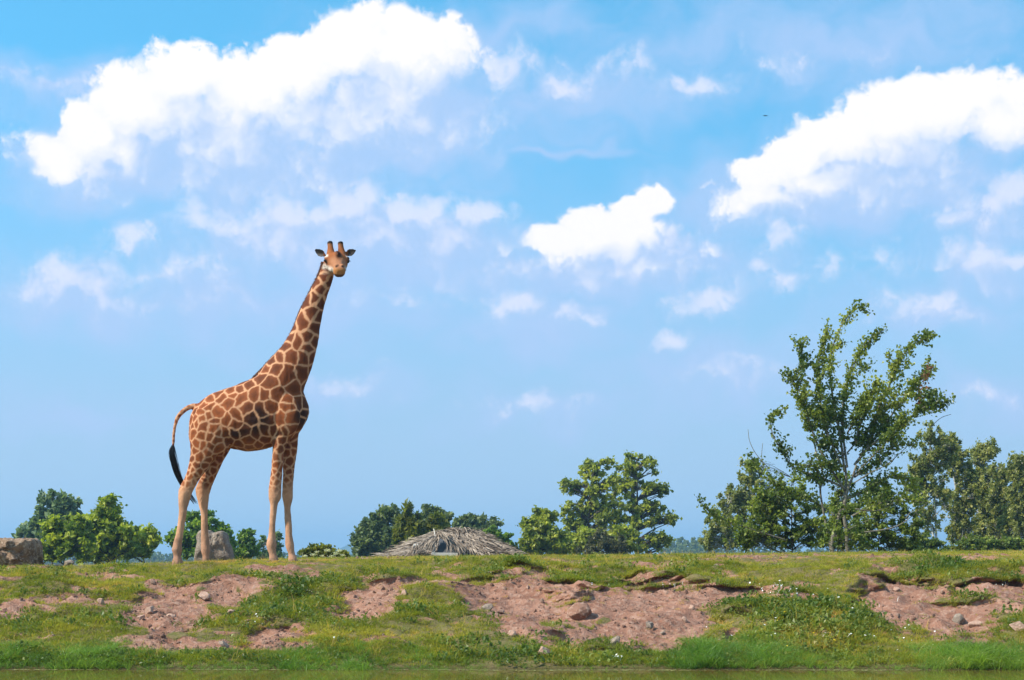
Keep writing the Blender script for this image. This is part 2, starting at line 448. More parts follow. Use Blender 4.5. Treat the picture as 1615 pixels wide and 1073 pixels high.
def bare_at(X, Y):
    """bareness 0..1 and hollow depth, in world X, Y of the undisturbed bank"""
    zb = zbase(X, Y); Ys = np.maximum(Y, 5)
    u = U0 + F * X / Ys; v = HZ + F * (ZC - zb) / Ys
    n = .75 * fbm(X * 1.5, Y * 2.4, 4, 3, .6) + .65 * fbm(X * 4.5, Y * 6.5, 4, 21, .6)
    best = np.full(np.shape(X), -1.0); dep = np.zeros(np.shape(X)); wsum = np.full(np.shape(X), 1e-6)
    for (cu, cv, ru, rv, st, d) in BARE:
        e = st * 1.25 - np.sqrt(((u - cu) / ru) ** 2 + ((v - cv) / rv) ** 2)
        best = np.maximum(best, e)
        w = sstep(e, -.35, .5); dep += w * d; wsum += w
    dep = dep / np.maximum(wsum, .6)
    n_low = .75 * fbm(X * 1.5, Y * 2.4, 2, 3, .6) + .30 * fbm(X * 4.5, Y * 6.5, 2, 21, .5)
    mg = sstep(best + 1.1 * n_low, -.02, .58) * sstep(Y, 18.45, 18.75) * (1 - sstep(Y, 36, 44))
    # same kind of wear beyond the photographed stretch
    out = sstep(np.abs(X), 6.2, 7.5) * sstep(Y, 18.7, 19.2) * (1 - sstep(Y, 22, 22.6))
    best = best - 1.2 * np.exp(-((X - 3.35) / .85) ** 2 - ((Y - 19.9) / .95) ** 2)
    best = np.where(out > 0, np.maximum(best, out * (2.6 * fbm(X * .5, Y * .6, 3, 77) - .1)), best)
    m = sstep(best + 1.15 * n, .11, .47)
    m = m * sstep(Y, 18.45, 18.75) * (1 - sstep(Y, 36, 44))
    m = np.maximum(m, sstep(fbm(X * 1.1, Y * 1.9, 5, 55, .6) + .07 * sstep(Y, 22, 24), .30, .56) * .8 * sstep(Y, 18.9, 19.4) * (1 - sstep(Y, 38, 44)))
    return m, dep, mg


def surf(X, Y):
    """final position of the ground over parameter X, Y"""
    X = np.asarray(X, float); Y = np.asarray(Y, float)
    m, dep, mg = bare_at(X, Y)
    z = zbase(X, Y)
    bank = sstep(Y, 18.3, 19.2) * (1 - sstep(Y, 23, 27))
    land = sstep(Y, 17.9, 18.4) * (1 - sstep(Y, 60, 120))
    z = z + bank * (.17 * fbm(X * .9, Y * 1.1, 3, 11)) + land * (.035 + .055 * bank) * fbm(X * 3, Y * 3.4, 4, 31)
    ms = mg
    z = z + land * m * (.05 * fbm(X * 6, Y * 8, 4, 41, .55) + .03 * np.abs(fbm(X * 22, Y * 22, 2, 43)))
    y = Y + ms * dep * 1.1 + bank * (.25 * fbm(X * 1.3, Y * .7 + 9, 3, 13)) + .10 * fbm(X * .8, Y * 0 + 3.3, 3, 91) * sstep(Y, 16, 17.6) * (1 - sstep(Y, 19, 22))
    z = z - ms * dep * .22
    return X, y, z, m


# lookup: photo pixel -> ground parameter
_tx = np.linspace(-9, 9, 361); _ty = np.concatenate([np.arange(17.9, 24, .04), np.arange(24, 44, .1)])
_TX, _TY = np.meshgrid(_tx, _ty); _sx, _sy, _sz, _sm = surf(_TX, _TY)
_su = U0 + F * _sx / _sy; _sv = HZ - F * (_sz - ZC) / _sy


def at(u, v):
    d = (_su - u) ** 2 + (_sv - v) ** 2; i = np.unravel_index(np.argmin(d), d.shape)
    return np.array([_sx[i], _sy[i], _sz[i]])


def zt(X, Y):
    """ground height near world X, Y (plateau and beyond, where the surface is a plain height field)"""
    x, y, z, m = surf(np.array([X]), np.array([Y])); return float(z[0])


gx = np.concatenate([-np.geomspace(9.3, 3300, 46)[::-1], np.arange(-9, 9.001, .032), np.geomspace(9.3, 3300, 46)])
gy = np.concatenate([-np.geomspace(60, 3300, 10)[::-1], np.arange(-56, 14, 4), np.arange(14, 17.4, .3), np.arange(17.4, 23.2, .026), np.arange(23.2, 30, .06), np.arange(30, 46, .16),
                     np.geomspace(46.4, 3300, 44)])
GX, GY = np.meshgrid(gx, gy)
sx, sy, sz, sm = surf(GX, GY)
ny, nx = GX.shape
idx = np.arange(nx * ny).reshape(ny, nx)
GQ = np.stack([idx[:-1, :-1], idx[:-1, 1:], idx[1:, 1:], idx[1:, :-1]], -1).reshape(-1, 4)


def ground_mat():
    m, b, out = mat_new('earth_bank')
    geo = b.N.new('ShaderNodeNewGeometry'); P = geo.outputs['Position']
    bare = b.attr('bare').outputs['Fac']
    n1 = b.noise(P, 1.6, 5, .6); n2 = b.noise(P, 14, 6, .65); n3 = b.noise(P, 55, 4, .6)
    soil = b.mix(b.smooth(n1, .35, .66), (.37, .195, .135), (.27, .13, .085))
    n4 = b.noise(P, 4.5, 5, .62)
    soil = b.mix(b.math('MULTIPLY', b.smooth(n4, .52, .62), .75), soil, (.23, .11, .073))
    soil = b.mix(b.smooth(n2, .45, .68), soil, (.42, .26, .195))
    soil = b.mix(b.math('MULTIPLY', b.smooth(n3, .60, .72), .55), soil, (.17, .095, .066))
    turf = b.mix(b.smooth(n2, .35, .65), (.14, .135, .035), (.20, .155, .075))
    turf = b.mix(b.math('MULTIPLY', b.smooth(n3, .55, .7), .6), turf, (.24, .16, .10))
    col = b.mix(b.smooth(b.math('ADD', bare, b.math('MULTIPLY', b.math('SUBTRACT', n2, .5), .5)), .15, .5), turf, soil)
    y = b.sep(P)[2]
    wet = b.smooth(y, .07, -.02)
    col = b.mix(wet, col, b.mix(1.0, col, (.42, .42, .36), 'MULTIPLY'))
    h = b.math('ADD', b.math('MULTIPLY', n2, 1.0), b.math('MULTIPLY', n3, .5))
    principled(b, out, col, .95, .1, b.bump(h, .9, .05))
    return m


me = mesh_np('ground', np.stack([sx, sy, sz], -1).reshape(-1, 3), GQ, ground_mat(), True, {'bare': sm.ravel()})
obj('ground', me, kind='structure')


def water_mat():
    m, b, out = mat_new('murky_pond_water')
    geo = b.N.new('ShaderNodeNewGeometry'); P = geo.outputs['Position']
    n = b.noise(b.vec('MULTIPLY', P, (3.0, 9.0, 1)), 1.0, 3, .5); n2 = b.noise(b.vec('MULTIPLY', P, (.6, 2.0, 1)), 1.0, 2, .5)
    h = b.math('ADD', b.math('MULTIPLY', n, .3), n2)
    n3 = b.noise(b.vec('MULTIPLY', P, (11.0, .35, 1)), 1.0, 4, .6)  # streaks along the view, reflections imitated in the water colour
    col = b.mix(b.smooth(n3, .38, .64), (.15, .105, .024), (.085, .085, .016))
    col = b.mix(b.smooth(n2, .5, .75), col, (.14, .115, .03))
    p = principled(b, out, col, .05, .5, b.bump(h, .035, .02))
    p.inputs['IOR'].default_value = 1.33
    return m


Y1 = 18.35
wx = np.array([-300, -40, -12, 0, 12, 40, 300.0]); wy = np.array([-33, 0, 10, 15, Y1])
WX, WY = np.meshgrid(wx, wy); wi = np.arange(WX.size).reshape(WX.shape)
me = mesh_np('pond', np.stack([WX, WY, 0 * WX], -1).reshape(-1, 3), np.stack([wi[:-1, :-1], wi[:-1, 1:], wi[1:, 1:], wi[1:, :-1]], -1).reshape(-1, 4), water_mat())
obj('pond', me, kind='structure')

# ------------------------------------------------------------------ trees
def leaves(cent, size, r, elong=1.5, up=.3, hang=0.0):
    """rhombic leaf faces, folded along the midrib; cent (n,3), size (n,)"""
    n = len(cent)
    a = r.normal(size=(n, 3)); a[:, 2] = a[:, 2] * (1 - hang) - hang * 1.6
    a /= np.linalg.norm(a, axis=1)[:, None]
    nrm = r.normal(size=(n, 3)); nrm[:, 2] += up * 2
    b_ = np.cross(nrm, a); b_ /= np.linalg.norm(b_, axis=1)[:, None] + 1e-9
    nn = np.cross(a, b_)
    s = size[:, None]
    fold = nn * s * .18
    V = np.stack([cent - a * s * elong * .5, cent + b_ * s * .5 + fold, cent + a * s * elong * .5, cent - b_ * s * .5 + fold], 1).reshape(-1, 3)
    i = np.arange(n)[:, None] * 4
    T = np.concatenate([i + [[0, 1, 2]], i + [[0, 2, 3]]])
    return V, T


def crown_mesh(name, cl_c, cl_r, n_per, size, mat, seed, flat=(1, 1, .75), tone_c=None, elong=1.5, up=.3, hang=0.0, off=None, core=.5):
    r = np.random.default_rng(seed)
    cs, ss, ts = [], [], []
    for k, (c, rad) in enumerate(zip(cl_c, cl_r)):
        n = max(4, int(n_per * r.uniform(.6, 1.4)))
        d = r.normal(size=(n, 3)); d /= np.linalg.norm(d, axis=1)[:, None]
        q = np.minimum(np.abs(r.normal(0, core * 1.15, n)), 1.5)
        cs.append(c + d * q[:, None] * rad * np.array(flat)); ss.append(size * r.uniform(.6, 1.25, n))
        base = r.uniform(0, .75) if tone_c is None else tone_c[k]
        ts.append(np.clip(base + r.normal(0, .16, n), 0, 1))
    cs = np.vstack(cs); ss = np.concatenate(ss); ts = np.concatenate(ts)
    V, T = leaves(cs, ss, r, elong, up, hang)
    if off is not None: V = shift(V, off)
    return mesh_np(name, V, T, mat, False, {'tone': np.repeat(ts, 4)})


def sample_blobs(blobs, n, Y, r, depth=.8, shell=.45):
    """points inside ellipsoids given by their photo outline at distance Y"""
    w = np.array([b[2] * b[3] * (b[4] if len(b) > 4 else 1) for b in blobs], float); w /= w.sum()
    pts = []
    for k in r.choice(len(blobs), n, p=w):
        u, v, ru, rv = blobs[k][:4]
        d = r.normal(size=3); d /= np.linalg.norm(d); q = r.random() ** shell
        c = px(u, v, Y); s = Y / F
        pts.append(c + d * q * np.array([ru * s, min(ru, rv * 1.3) * s * depth, rv * s]))
    return np.array(pts)


def tree(name, label, cat, Y, u0, blobs, leaf, mat, bark, n_cl=60, cl_px=9, n_per=70, trunk_px=2.5, seed=0, group=None, flat=(1, 1, .7), hang=0,
         elong=1.5, trunks=None, top=None, limb=.35, shell=.45, up=.3, base_dy=0, crown_name='crown', core=.5):
    """a tree at distance Y whose crown fills the ellipses blobs (photo pixels); leaf = leaf size in metres"""
    r = np.random.default_rng(1000 + seed)
    s = Y / F
    x0 = (u0 - U0) * s
    base = np.array([x0, Y, zt(x0, Y) - .08])
    root = empty(name, label, cat, base, group)
    cc = sample_blobs(blobs, n_cl, Y, r, shell=shell)
    rad = cl_px * s * r.uniform(.55, 1.25, n_cl)
    g = Geo()
    topv = min(b[1] - b[3] * .45 for b in blobs)
    specs = trunks or [[(u0, None), (u0 if top is None else top, topv)]]
    paths = []
    for sp in specs:
        P = []
        for (u, v) in sp:
            if v is None: P.append(np.array([(u - U0) * s, Y, zt((u - U0) * s, Y) - .1]))
            else: P.append(px(u, v, Y) + np.array([0, r.normal(0, 3 * s), 0]))
        if len(P) == 2:
            m = (P[0] + P[1]) / 2; m[0] += r.normal(0, 3 * s); P = [P[0], m, P[1]]
        path = spline(P, 14); paths.append(path)
        g.tube(path, np.linspace(trunk_px * s, trunk_px * s * .18, 14), 8)
    allp = np.vstack(paths)
    for c, rd in zip(cc, rad):
        low = allp[allp[:, 2] < c[2] - .25 * np.linalg.norm(allp[:, :2] - c[:2], axis=1)]
        if not len(low): continue
        d = np.linalg.norm(low - c, axis=1); k = np.argmin(d + .0)
        p0 = low[k]
        if d[k] < .3 * s: continue
        mid = (p0 + c) / 2 + np.array([0, 0, .12 * d[k]]) + r.normal(0, .06 * d[k], 3)
        R = trunk_px * s * limb
        g.tube(bez(p0, mid, c, 6), np.linspace(R, R * .25, 6), 4, cap=False)
        for q in range(2):
            e = c + r.normal(0, .6, 3) * rd
            g.tube(bez(mid, (mid + e) / 2 + r.normal(0, .1 * rd, 3), e, 4), np.linspace(R * .4, R * .14, 4), 3, cap=False)
    obj('trunk', g.mesh(name + '_trunk', bark, off=base), root)
    # leaf tone differs at random from clump to clump
    obj(crown_name, crown_mesh(name + '_crown', cc, rad, n_per, leaf, mat, seed, flat, elong=elong, up=up, hang=hang, off=base, core=core), root)
    return root


T1 = 'trees beyond the bank on the left'
tree('poplar_tree', 'tall blue-green tree rising behind the bushy maple, leftmost in the photo', 'tree', 130, 82,
     [(105, 800, 22, 26), (82, 805, 26, 28), (60, 830, 20, 28), (42, 845, 14, 24), (90, 845, 40, 34), (122, 806, 10, 18)], .34, M['leaf_blue'], M['bark'], 110, 8, 70, 2.2, 1, None, (.75, .75, 1.1))
tree('maple_tree', 'bright green tree with pointed top beside the left boulder', 'tree', 80, 172,
     [(168, 808, 22, 24), (158, 836, 34, 24), (185, 850, 40, 30), (150, 868, 40, 24), (172, 794, 11, 12), (192, 826, 14, 18)], .17, M['leaf_maple'], M['bark'], 150, 10, 110, 3, 2)
tree('maple_tree', 'low yellowish green bush right behind the left boulder', 'bush', 76, 98,
     [(102, 838, 36, 24), (86, 862, 34, 24), (118, 862, 34, 26), (128, 828, 14, 14)], .16, M['leaf_maple'], M['bark'], 120, 10, 110, 2, 3)
tree('maple_tree', 'rounded green tree filling the gap left of the giraffe tail', 'tree', 84, 222,
     [(218, 856, 26, 28), (232, 850, 14, 20), (208, 868, 28, 20)], .17, M['leaf_maple'], M['bark'], 80, 9, 100, 2, 4)
tree('lime_tree', 'dense dark green round tree behind the giraffe hind legs', 'tree', 90, 322,
     [(318, 838, 34, 32), (345, 850, 26, 28), (285, 856, 24, 26), (330, 866, 44, 22), (355, 860, 18, 24)], .18, M['leaf_green'], M['bark'], 170, 9, 100, 3, 5)
tree('lime_tree', 'small round green tree right of the grey boulder under the giraffe', 'tree', 92, 388,
     [(388, 850, 14, 18), (390, 866, 17, 20), (380, 872, 14, 14)], .18, M['leaf_green'], M['bark'], 60, 7, 80, 2, 6)
tree('birch_tree', 'thin sparse young birch between the giraffe front legs', 'tree', 105, 432,
     [(438, 852, 8, 18), (414, 856, 8, 12), (440, 872, 12, 14), (415, 878, 12, 10)], .17, M['leaf_blue'], M['birch_bark'], 40, 6, 40, 1.2, 7, None, (.8, .8, 1.2))
sh = tree('elder_bush', 'low elder bush with cream flower heads right of the giraffe', 'bush', 40, 510,
          [(505, 871, 28, 12), (488, 875, 20, 9), (530, 875, 20, 9), (510, 865, 16, 6)], .055, M['leaf_willow'], M['bark'], 90, 6, 60, .8, 8)
r = np.random.default_rng(88)
for (u, v, w) in [(517, 872, 6), (530, 877, 5), (494, 879, 5), (523, 882, 6), (535, 873, 4), (481, 881, 4), (508, 881, 3.5), (541, 880, 3.5), (500, 875, 3)]:
    c = px(u, v - 4, 39.2); n = 90
    cs = c + r.normal(size=(n, 3)) * np.array([w * .5, w * .5, w * .22]) * 39.4 / F
    V, T = leaves(cs, np.full(n, .022), r, 1.0, 1.2)
    obj('flower_head', mesh_np('flower_head', shift(V, sh.location), T, M['elder_flower'], False, {'tone': r.random(n * 4)}), sh, kind='stuff')

tree('oak_tree', 'dark grey-green broad tree at the left end of the thatched hut', 'tree', 110, 598,
     [(602, 828, 30, 28), (580, 850, 24, 30), (615, 850, 34, 30), (570, 866, 14, 16), (600, 870, 40, 14), (612, 812, 16, 14)], .22, M['leaf_dark'], M['bark'], 190, 8, 90, 2.6, 9, None, (.9, .9, .9))
tree('willow_tree', 'yellow-green willow just behind the left slope of the hut', 'tree', 85, 660,
     [(668, 840, 28, 26), (640, 834, 18, 20), (690, 826, 16, 22), (655, 858, 34, 16), (644, 808, 5, 10)], .19, M['leaf_willow'], M['bark'], 110, 8, 70, 1.8, 10, None, (.7, .7, 1.1), .35, 2.4)
tree('oak_tree', 'dark tree showing above the yellow willow behind the hut', 'tree', 125, 690,
     [(680, 812, 18, 15), (700, 822, 14, 18), (672, 826, 24, 16), (690, 836, 24, 14)], .24, M['leaf_dark'], M['bark'], 90, 7, 80, 2, 11)
tree('oak_tree', 'thin-leaved dark tree peeking above the hut ridge on the right', 'tree', 130, 758,
     [(755, 822, 26, 12), (738, 822, 18, 10), (772, 830, 18, 16), (750, 838, 34, 12), (726, 830, 12, 12)], .24, M['leaf_dark'], M['bark'], 90, 7, 60, 2, 12)
tree('hazel_bush', 'pale green scrub at the right end of the hut roof', 'bush', 95, 790,
     [(790, 850, 18, 16), (800, 862, 22, 14), (776, 842, 12, 12), (808, 868, 16, 10)], .17, M['leaf_green'], M['bark'], 60, 6, 55, 1, 13)
tree('hornbeam_tree', 'compact green tree between the hut and the alders', 'tree', 95, 856,
     [(856, 816, 20, 18), (850, 840, 30, 24), (866, 856, 34, 22), (840, 862, 26, 16), (885, 862, 18, 16)], .19, M['leaf_alder'], M['bark'], 150, 9, 90, 2.6, 14)
al = dict(flat=(1.0, 1.0, .9), limb=.42, shell=.55)
tree('alder_tree', 'left one of the two tall open alders in the middle distance', 'tree', 110, 936,
     [(930, 740, 26, 18), (905, 766, 24, 12), (945, 770, 34, 22), (918, 800, 34, 14), (900, 812, 16, 10), (950, 806, 30, 18), (925, 832, 44, 14), (958, 730, 14, 9), (890, 768, 10, 9), (902, 824, 18, 9)], .17, M['leaf_alder'], M['bark'], 170, 7, 70, 3.2, 15, None, **al)
tree('alder_tree', 'slim middle alder with thin foliage between two taller alders', 'tree', 114, 968,
     [(966, 790, 16, 26), (970, 760, 12, 18), (975, 820, 22, 14), (960, 836, 18, 10)], .17, M['leaf_alder'], M['bark'], 60, 7, 50, 2.2, 16, None, **al)
tree('alder_tree', 'right one of the tall alders with drooping lower boughs', 'tree', 110, 1004,
     [(1000, 735, 26, 20), (1028, 735, 18, 12), (992, 765, 22, 20), (1025, 768, 26, 14), (1044, 772, 12, 12), (1000, 800, 30, 18), (1035, 800, 24, 14), (1010, 822, 34, 12), (1050, 818, 26, 9), (1035, 852, 22, 12), (1020, 862, 26, 9), (1046, 846, 12, 10)], .17, M['leaf_alder'], M['bark'], 190, 7, 70, 3.4, 17, None, **al)
tree('hazel_bush', 'green scrub under the left alder', 'bush', 100, 920,
     [(915, 850, 34, 18), (940, 848, 26, 16), (980, 848, 26, 18), (900, 864, 22, 12), (990, 862, 20, 14)], .19, M['leaf_alder'], M['bark'], 120, 8, 80, 1.2, 18)
tree('dry_bush', 'greyish brown twiggy bush under the alders', 'bush', 92, 960,
     [(956, 856, 30, 20), (975, 866, 24, 14), (930, 868, 22, 10)], .13, M['leaf_dry'], M['bark'], 80, 7, 50, .9, 19, None, (.7, .7, 1.2))
bi = dict(flat=(.75, .75, 1.1), hang=.35, limb=.30, core=.6, shell=.6)
tree('birch_tree', 'grey-green birch thicket at the left edge of the right grove', 'tree', 80, 1180,
     [(1184, 755, 22, 34), (1160, 790, 30, 30), (1140, 825, 32, 30), (1190, 810, 40, 40), (1120, 850, 22, 18), (1215, 790, 26, 40), (1180, 850, 60, 18)], .105, M['leaf_birch'], M['birch_bark'], 420, 6.5, 62, 1.8, 20,
     trunks=[[(1185, None), (1183, 735)], [(1150, None), (1146, 800)], [(1215, None), (1210, 770)]], **bi)
tree('birch_tree', 'airy birch with leaning white trunks right of the windblown poplar', 'tree', 75, 1482,
     [(1470, 690, 26, 26), (1462, 730, 30, 34), (1490, 716, 22, 30), (1450, 770, 26, 30), (1480, 775, 34, 34), (1500, 700, 12, 14), (1462, 820, 30, 30), (1445, 745, 20, 22)], .10, M['leaf_birch'], M['birch_bark'], 280, 6, 50, 2.2, 21,
     trunks=[[(1482, None), (1470, 838), (1456, 815), (1440, 790)], [(1480, None), (1474, 790), (1470, 745), (1466, 690)], [(1492, 800), (1480, 785), (1462, 775), (1445, 762)]], **bi)
tree('birch_tree', 'birch with a bright white forked trunk in the right grove', 'tree', 78, 1514,
     [(1512, 730, 26, 36), (1505, 700, 14, 22), (1530, 770, 26, 30), (1510, 800, 34, 34), (1515, 838, 34, 22)], .10, M['leaf_birch'], M['birch_bark'], 250, 6.5, 55, 2.4, 22,
     trunks=[[(1514, None), (1515, 820), (1510, 780), (1504, 735), (1498, 710)], [(1511, 790), (1507, 765), (1502, 745), (1500, 720)]], **bi)
tree('birch_tree', 'dense dark birch with bushy top third from the right edge', 'tree', 82, 1548,
     [(1550, 722, 24, 24), (1560, 708, 14, 14), (1545, 760, 32, 30), (1555, 800, 34, 34), (1550, 845, 40, 24)], .105, M['leaf_birch'], M['birch_bark'], 320, 6.5, 65, 2, 23, **bi)
tree('birch_tree', 'dull green birch second from the right edge', 'tree', 80, 1578,
     [(1578, 750, 18, 20), (1580, 790, 26, 34), (1578, 835, 30, 28)], .105, M['leaf_birch'], M['birch_bark'], 210, 6.5, 65, 1.8, 24, **bi)
tree('birch_tree', 'tall dark green birch cut by the right edge of the photo', 'tree', 76, 1612,
     [(1608, 740, 22, 26), (1612, 785, 26, 36), (1604, 830, 30, 36), (1625, 760, 26, 40), (1640, 810, 40, 50)], .105, M['leaf_birch'], M['birch_bark'], 380, 6.5, 65, 2.2, 25, **bi)
tree('sapling', 'small bright sapling at the foot of the right birches', 'sapling', 46, 1513,
     [(1512, 868, 12, 7), (1510, 862, 6, 6)], .07, M['leaf_willow'], M['bark'], 16, 4, 30, .5, 26)


for u_, n_, l_ in ((1462, 60, 'dark undergrowth at the foot of the leaning white birch trunks'), (1545, 80, 'dark undergrowth between the birches in the right grove'), (1604, 60, 'dark undergrowth below the birch at the right edge')):
    tree('hazel_bush', l_, 'bush', 70, u_, [(u_, 858, 34, 16), (u_ + 18, 862, 26, 12), (u_ - 22, 862, 22, 12)], .10, M['leaf_bush'], M['bark'], n_, 7, 50, .8, 40 + int(u_), None)


def big_bush(name, label, Y, u0, blobs, seed, n_cl, leaf=.068, n_per=52, mat='leaf_bush'):
    return tree(name, label, 'bush', Y, u0, blobs, leaf, M[mat], M['bark'], n_cl, 9, n_per, 1.2, seed, None, (1, 1, .8), 0, 1.25, up=.25)


big_bush('poplar_bush', 'leafy green thicket left of the windblown poplar trunks', 44, 1250,
         [(1215, 800, 34, 34), (1250, 790, 38, 40), (1190, 835, 36, 30), (1240, 840, 50, 28), (1282, 830, 30, 38), (1168, 852, 24, 18), (1198, 780, 16, 26), (1186, 735, 6, 16)], 31, 250)
big_bush('poplar_bush', 'low green thicket right of the windblown poplar trunks', 42, 1385,
         [(1370, 835, 40, 34), (1405, 845, 44, 26), (1345, 850, 34, 20), (1400, 800, 30, 34), (1432, 835, 24, 28), (1380, 780, 26, 22), (1436, 860, 22, 10)], 32, 200)

big_bush('poplar_bush', 'thin undergrowth right behind the windblown poplar trunks', 45, 1320,
         [(1318, 815, 26, 40), (1345, 800, 24, 30), (1310, 850, 34, 18), (1340, 845, 24, 24), (1330, 765, 20, 24)], 33, 150)

big_bush('poplar_bush', 'sparse leafy suckers in front of the windblown poplar trunks', 36.6, 1322,
         [(1308, 835, 20, 26), (1350, 840, 20, 24), (1328, 800, 26, 20), (1300, 855, 22, 10), (1362, 858, 22, 8)], 34, 46, .06, 34)

# the windblown poplar on the crest: every bough is traced from its own place
PY = 38.0
def zp(L):      # zoomed-view pixels -> photo pixels
    return [(1080 + a / 2.617, 470 + b_ / 2.617) for a, b_ in L]


BOUGHS = [  # path, base radius px, leaves per metre, side twig length (m)
    ([(670, 790), (560, 740), (450, 700), (400, 630), (362, 560), (358, 490), (412, 452)], 2.0, 95, .22),
    ([(665, 800), (600, 700), (545, 600), (505, 480), (480, 400), (450, 335), (490, 265), (470, 182)], 2.2, 120, .34),
    ([(650, 700), (590, 560), (560, 430), (545, 300), (572, 200), (592, 125)], 2.0, 120, .32),
    ([(660, 720), (640, 560), (612, 420), (600, 250), (648, 112), (700, 48), (742, 48)], 2.2, 75, .22),
    ([(670, 700), (650, 520), (662, 380), (702, 262), (760, 180), (830, 128)], 2.0, 105, .28),
    ([(700, 690), (760, 600), (802, 450), (850, 350), (880, 260), (950, 190), (1018, 150)], 2.2, 115, .28),
    ([(710, 680), (800, 560), (900, 420), (965, 345), (1012, 285)], 2.0, 120, .32),
    ([(720, 650), (850, 545), (950, 480), (1022, 430), (1072, 446)], 2.0, 120, .30),
    ([(700, 740), (770, 690), (870, 612), (960, 600)], 1.8, 95, .28),
    ([(850, 350), (856, 290), (830, 232)], 1.0, 110, .14),
    ([(700, 262), (740, 290), (765, 272)], .8, 110, .10),
    ([(900, 400), (980, 400), (1050, 405)], 1.0, 110, .18),
    ([(690, 740), (790, 640), (860, 560), (900, 500)], 1.4, 120, .36), ([(640, 720), (600, 640), (560, 600)], 1.3, 120, .34), ([(700, 600), (730, 500), (720, 420)], 1.2, 120, .34),
    ([(670, 560), (720, 470), (760, 400), (790, 370)], 1.4, 125, .34),
    ([(640, 640), (560, 520), (520, 470)], 1.4, 120, .3),
    ([(670, 640), (740, 560), (830, 470), (870, 430)], 1.4, 125, .34),
    ([(655, 520), (600, 470), (570, 400)], 1.2, 120, .3),
    ([(612, 220), (640, 190), (676, 182)], .7, 110, .10),
    ([(640, 840), (760, 790), (850, 735), (935, 760), (965, 850)], 1.8, 105, .32),
    ([(620, 900), (520, 835), (420, 795), (335, 740), (258, 640)], 1.6, 95, .26),
    ([(560, 800), (540, 700), (470, 690)], 1.3, 110, .3),
    ([(690, 900), (800, 850), (900, 830), (960, 840)], 1.4, 80, .3),
    ([(420, 1000), (200, 930), (110, 890), (45, 818)], 1.2, 60, .16)]
BARE_BOUGHS = [([(690, 765), (760, 722), (820, 692), (880, 642), (918, 602)], 1.1), ([(845, 690), (868, 660), (866, 635)], .6),
               ([(700, 972), (830, 952), (900, 915), (985, 842)], 1.5), ([(680, 872), (780, 880), (862, 840)], 1.3), ([(905, 912), (935, 880), (960, 900)], .8),
               ([(350, 700), (300, 645), (272, 590), (265, 540)], .7), ([(348, 705), (338, 650), (342, 590)], .7), ([(1000, 540), (1045, 500), (1088, 484)], .6),
               ([(600, 990), (700, 940), (780, 905)], .9), ([(420, 870), (450, 900), (440, 930)], .6), ([(800, 690), (795, 650), (800, 620)], .8)]
r = np.random.default_rng(404)
b0 = px(1335, 868, PY)
root = empty('poplar_tree', 'tall windblown poplar with long leafy boughs bent to the right', 'tree', b0)
gt = Geo(); lc = []
TR = [([(612, 1052), (608, 1010), (628, 930), (655, 845), (668, 760), (664, 690)], 3.9, 1.6), ([(672, 1052), (668, 985), (655, 880), (668, 800), (690, 740), (705, 690)], 3.3, 1.5), ([(610, 1010), (590, 970), (560, 800), (575, 745), (545, 640), (535, 590)], 2.0, 1.0)]
s = PY / F
for L, r0, r1 in TR:
    P = np.array([px(u, v, PY) for u, v in zp(L)]); P[:, 1] += np.linspace(0, r.normal(0, .15), len(P))
    P[0, 2] = zt(P[0, 0], P[0, 1]) - .12
    gt.tube(spline(P, 22), np.linspace(r0 * s, r1 * s, 22), 8)
for bi_, (L, r0, dens, tw) in enumerate(BOUGHS):
    P = np.array([px(u, v, PY) for u, v in zp(L)])
    dy = r.uniform(-1, 1) * .9
    P[:, 1] += dy * np.linspace(0, 1, len(P)) ** .8
    k = (P[:, 1] / PY)[:, None]; P[:, [0, 2]] = np.array([0, ZC]) + (P[:, [0, 2]] - np.array([0, ZC])) * k
    path = spline(P, 40)
    gt.tube(path, np.linspace(r0 * s, .35 * s, 40), 6)
    L_ = np.linalg.norm(np.diff(path, axis=0), axis=1).sum()
    # side twigs with leaves
    nt = int(L_ * 15)
    for q in range(nt):
        t = .12 + .88 * r.random(); i = min(38, int(t * 39)); p = path[i]; d = path[i + 1] - path[i]; d /= np.linalg.norm(d)
        e = r.normal(size=3); e -= e.dot(d) * d * .6; e /= np.linalg.norm(e)
        e = e * .8 + d * .6 + np.array([.25, 0, .1])
        ln = tw * r.uniform(.35, 1.5) * (1.25 - t * .7)
        tip = p + e * ln
        tp = bez(p, p + e * ln * .5 + d * ln * .2, tip, 5)
        gt.tube(tp, np.linspace(.35 * s, .2 * s, 5), 3, cap=False)
        n = max(3, int(dens * ln * .92 * r.uniform(.7, 1.3)))
        f = r.random(n); lc.append(tp[np.minimum(4, (f * 5).astype(int))] + r.normal(0, .045, (n, 3)))
    n = int(L_ * dens * .40); f = .25 + .75 * r.random(n)
    lc.append(path[np.minimum(39, (f * 40).astype(int))] + r.normal(0, .05, (n, 3)))
for L, r0 in BARE_BOUGHS:
    P = np.array([px(u, v, PY) for u, v in zp(L)]); P[:, 1] += r.normal(0, .25)
    gt.tube(spline(P, 16), np.linspace(r0 * s, .4 * s, 16), 6)
obj('trunk', gt.mesh('poplar_trunk', M['poplar_bark'], off=b0), root)
lc = np.vstack(lc); print('poplar leaves', len(lc))


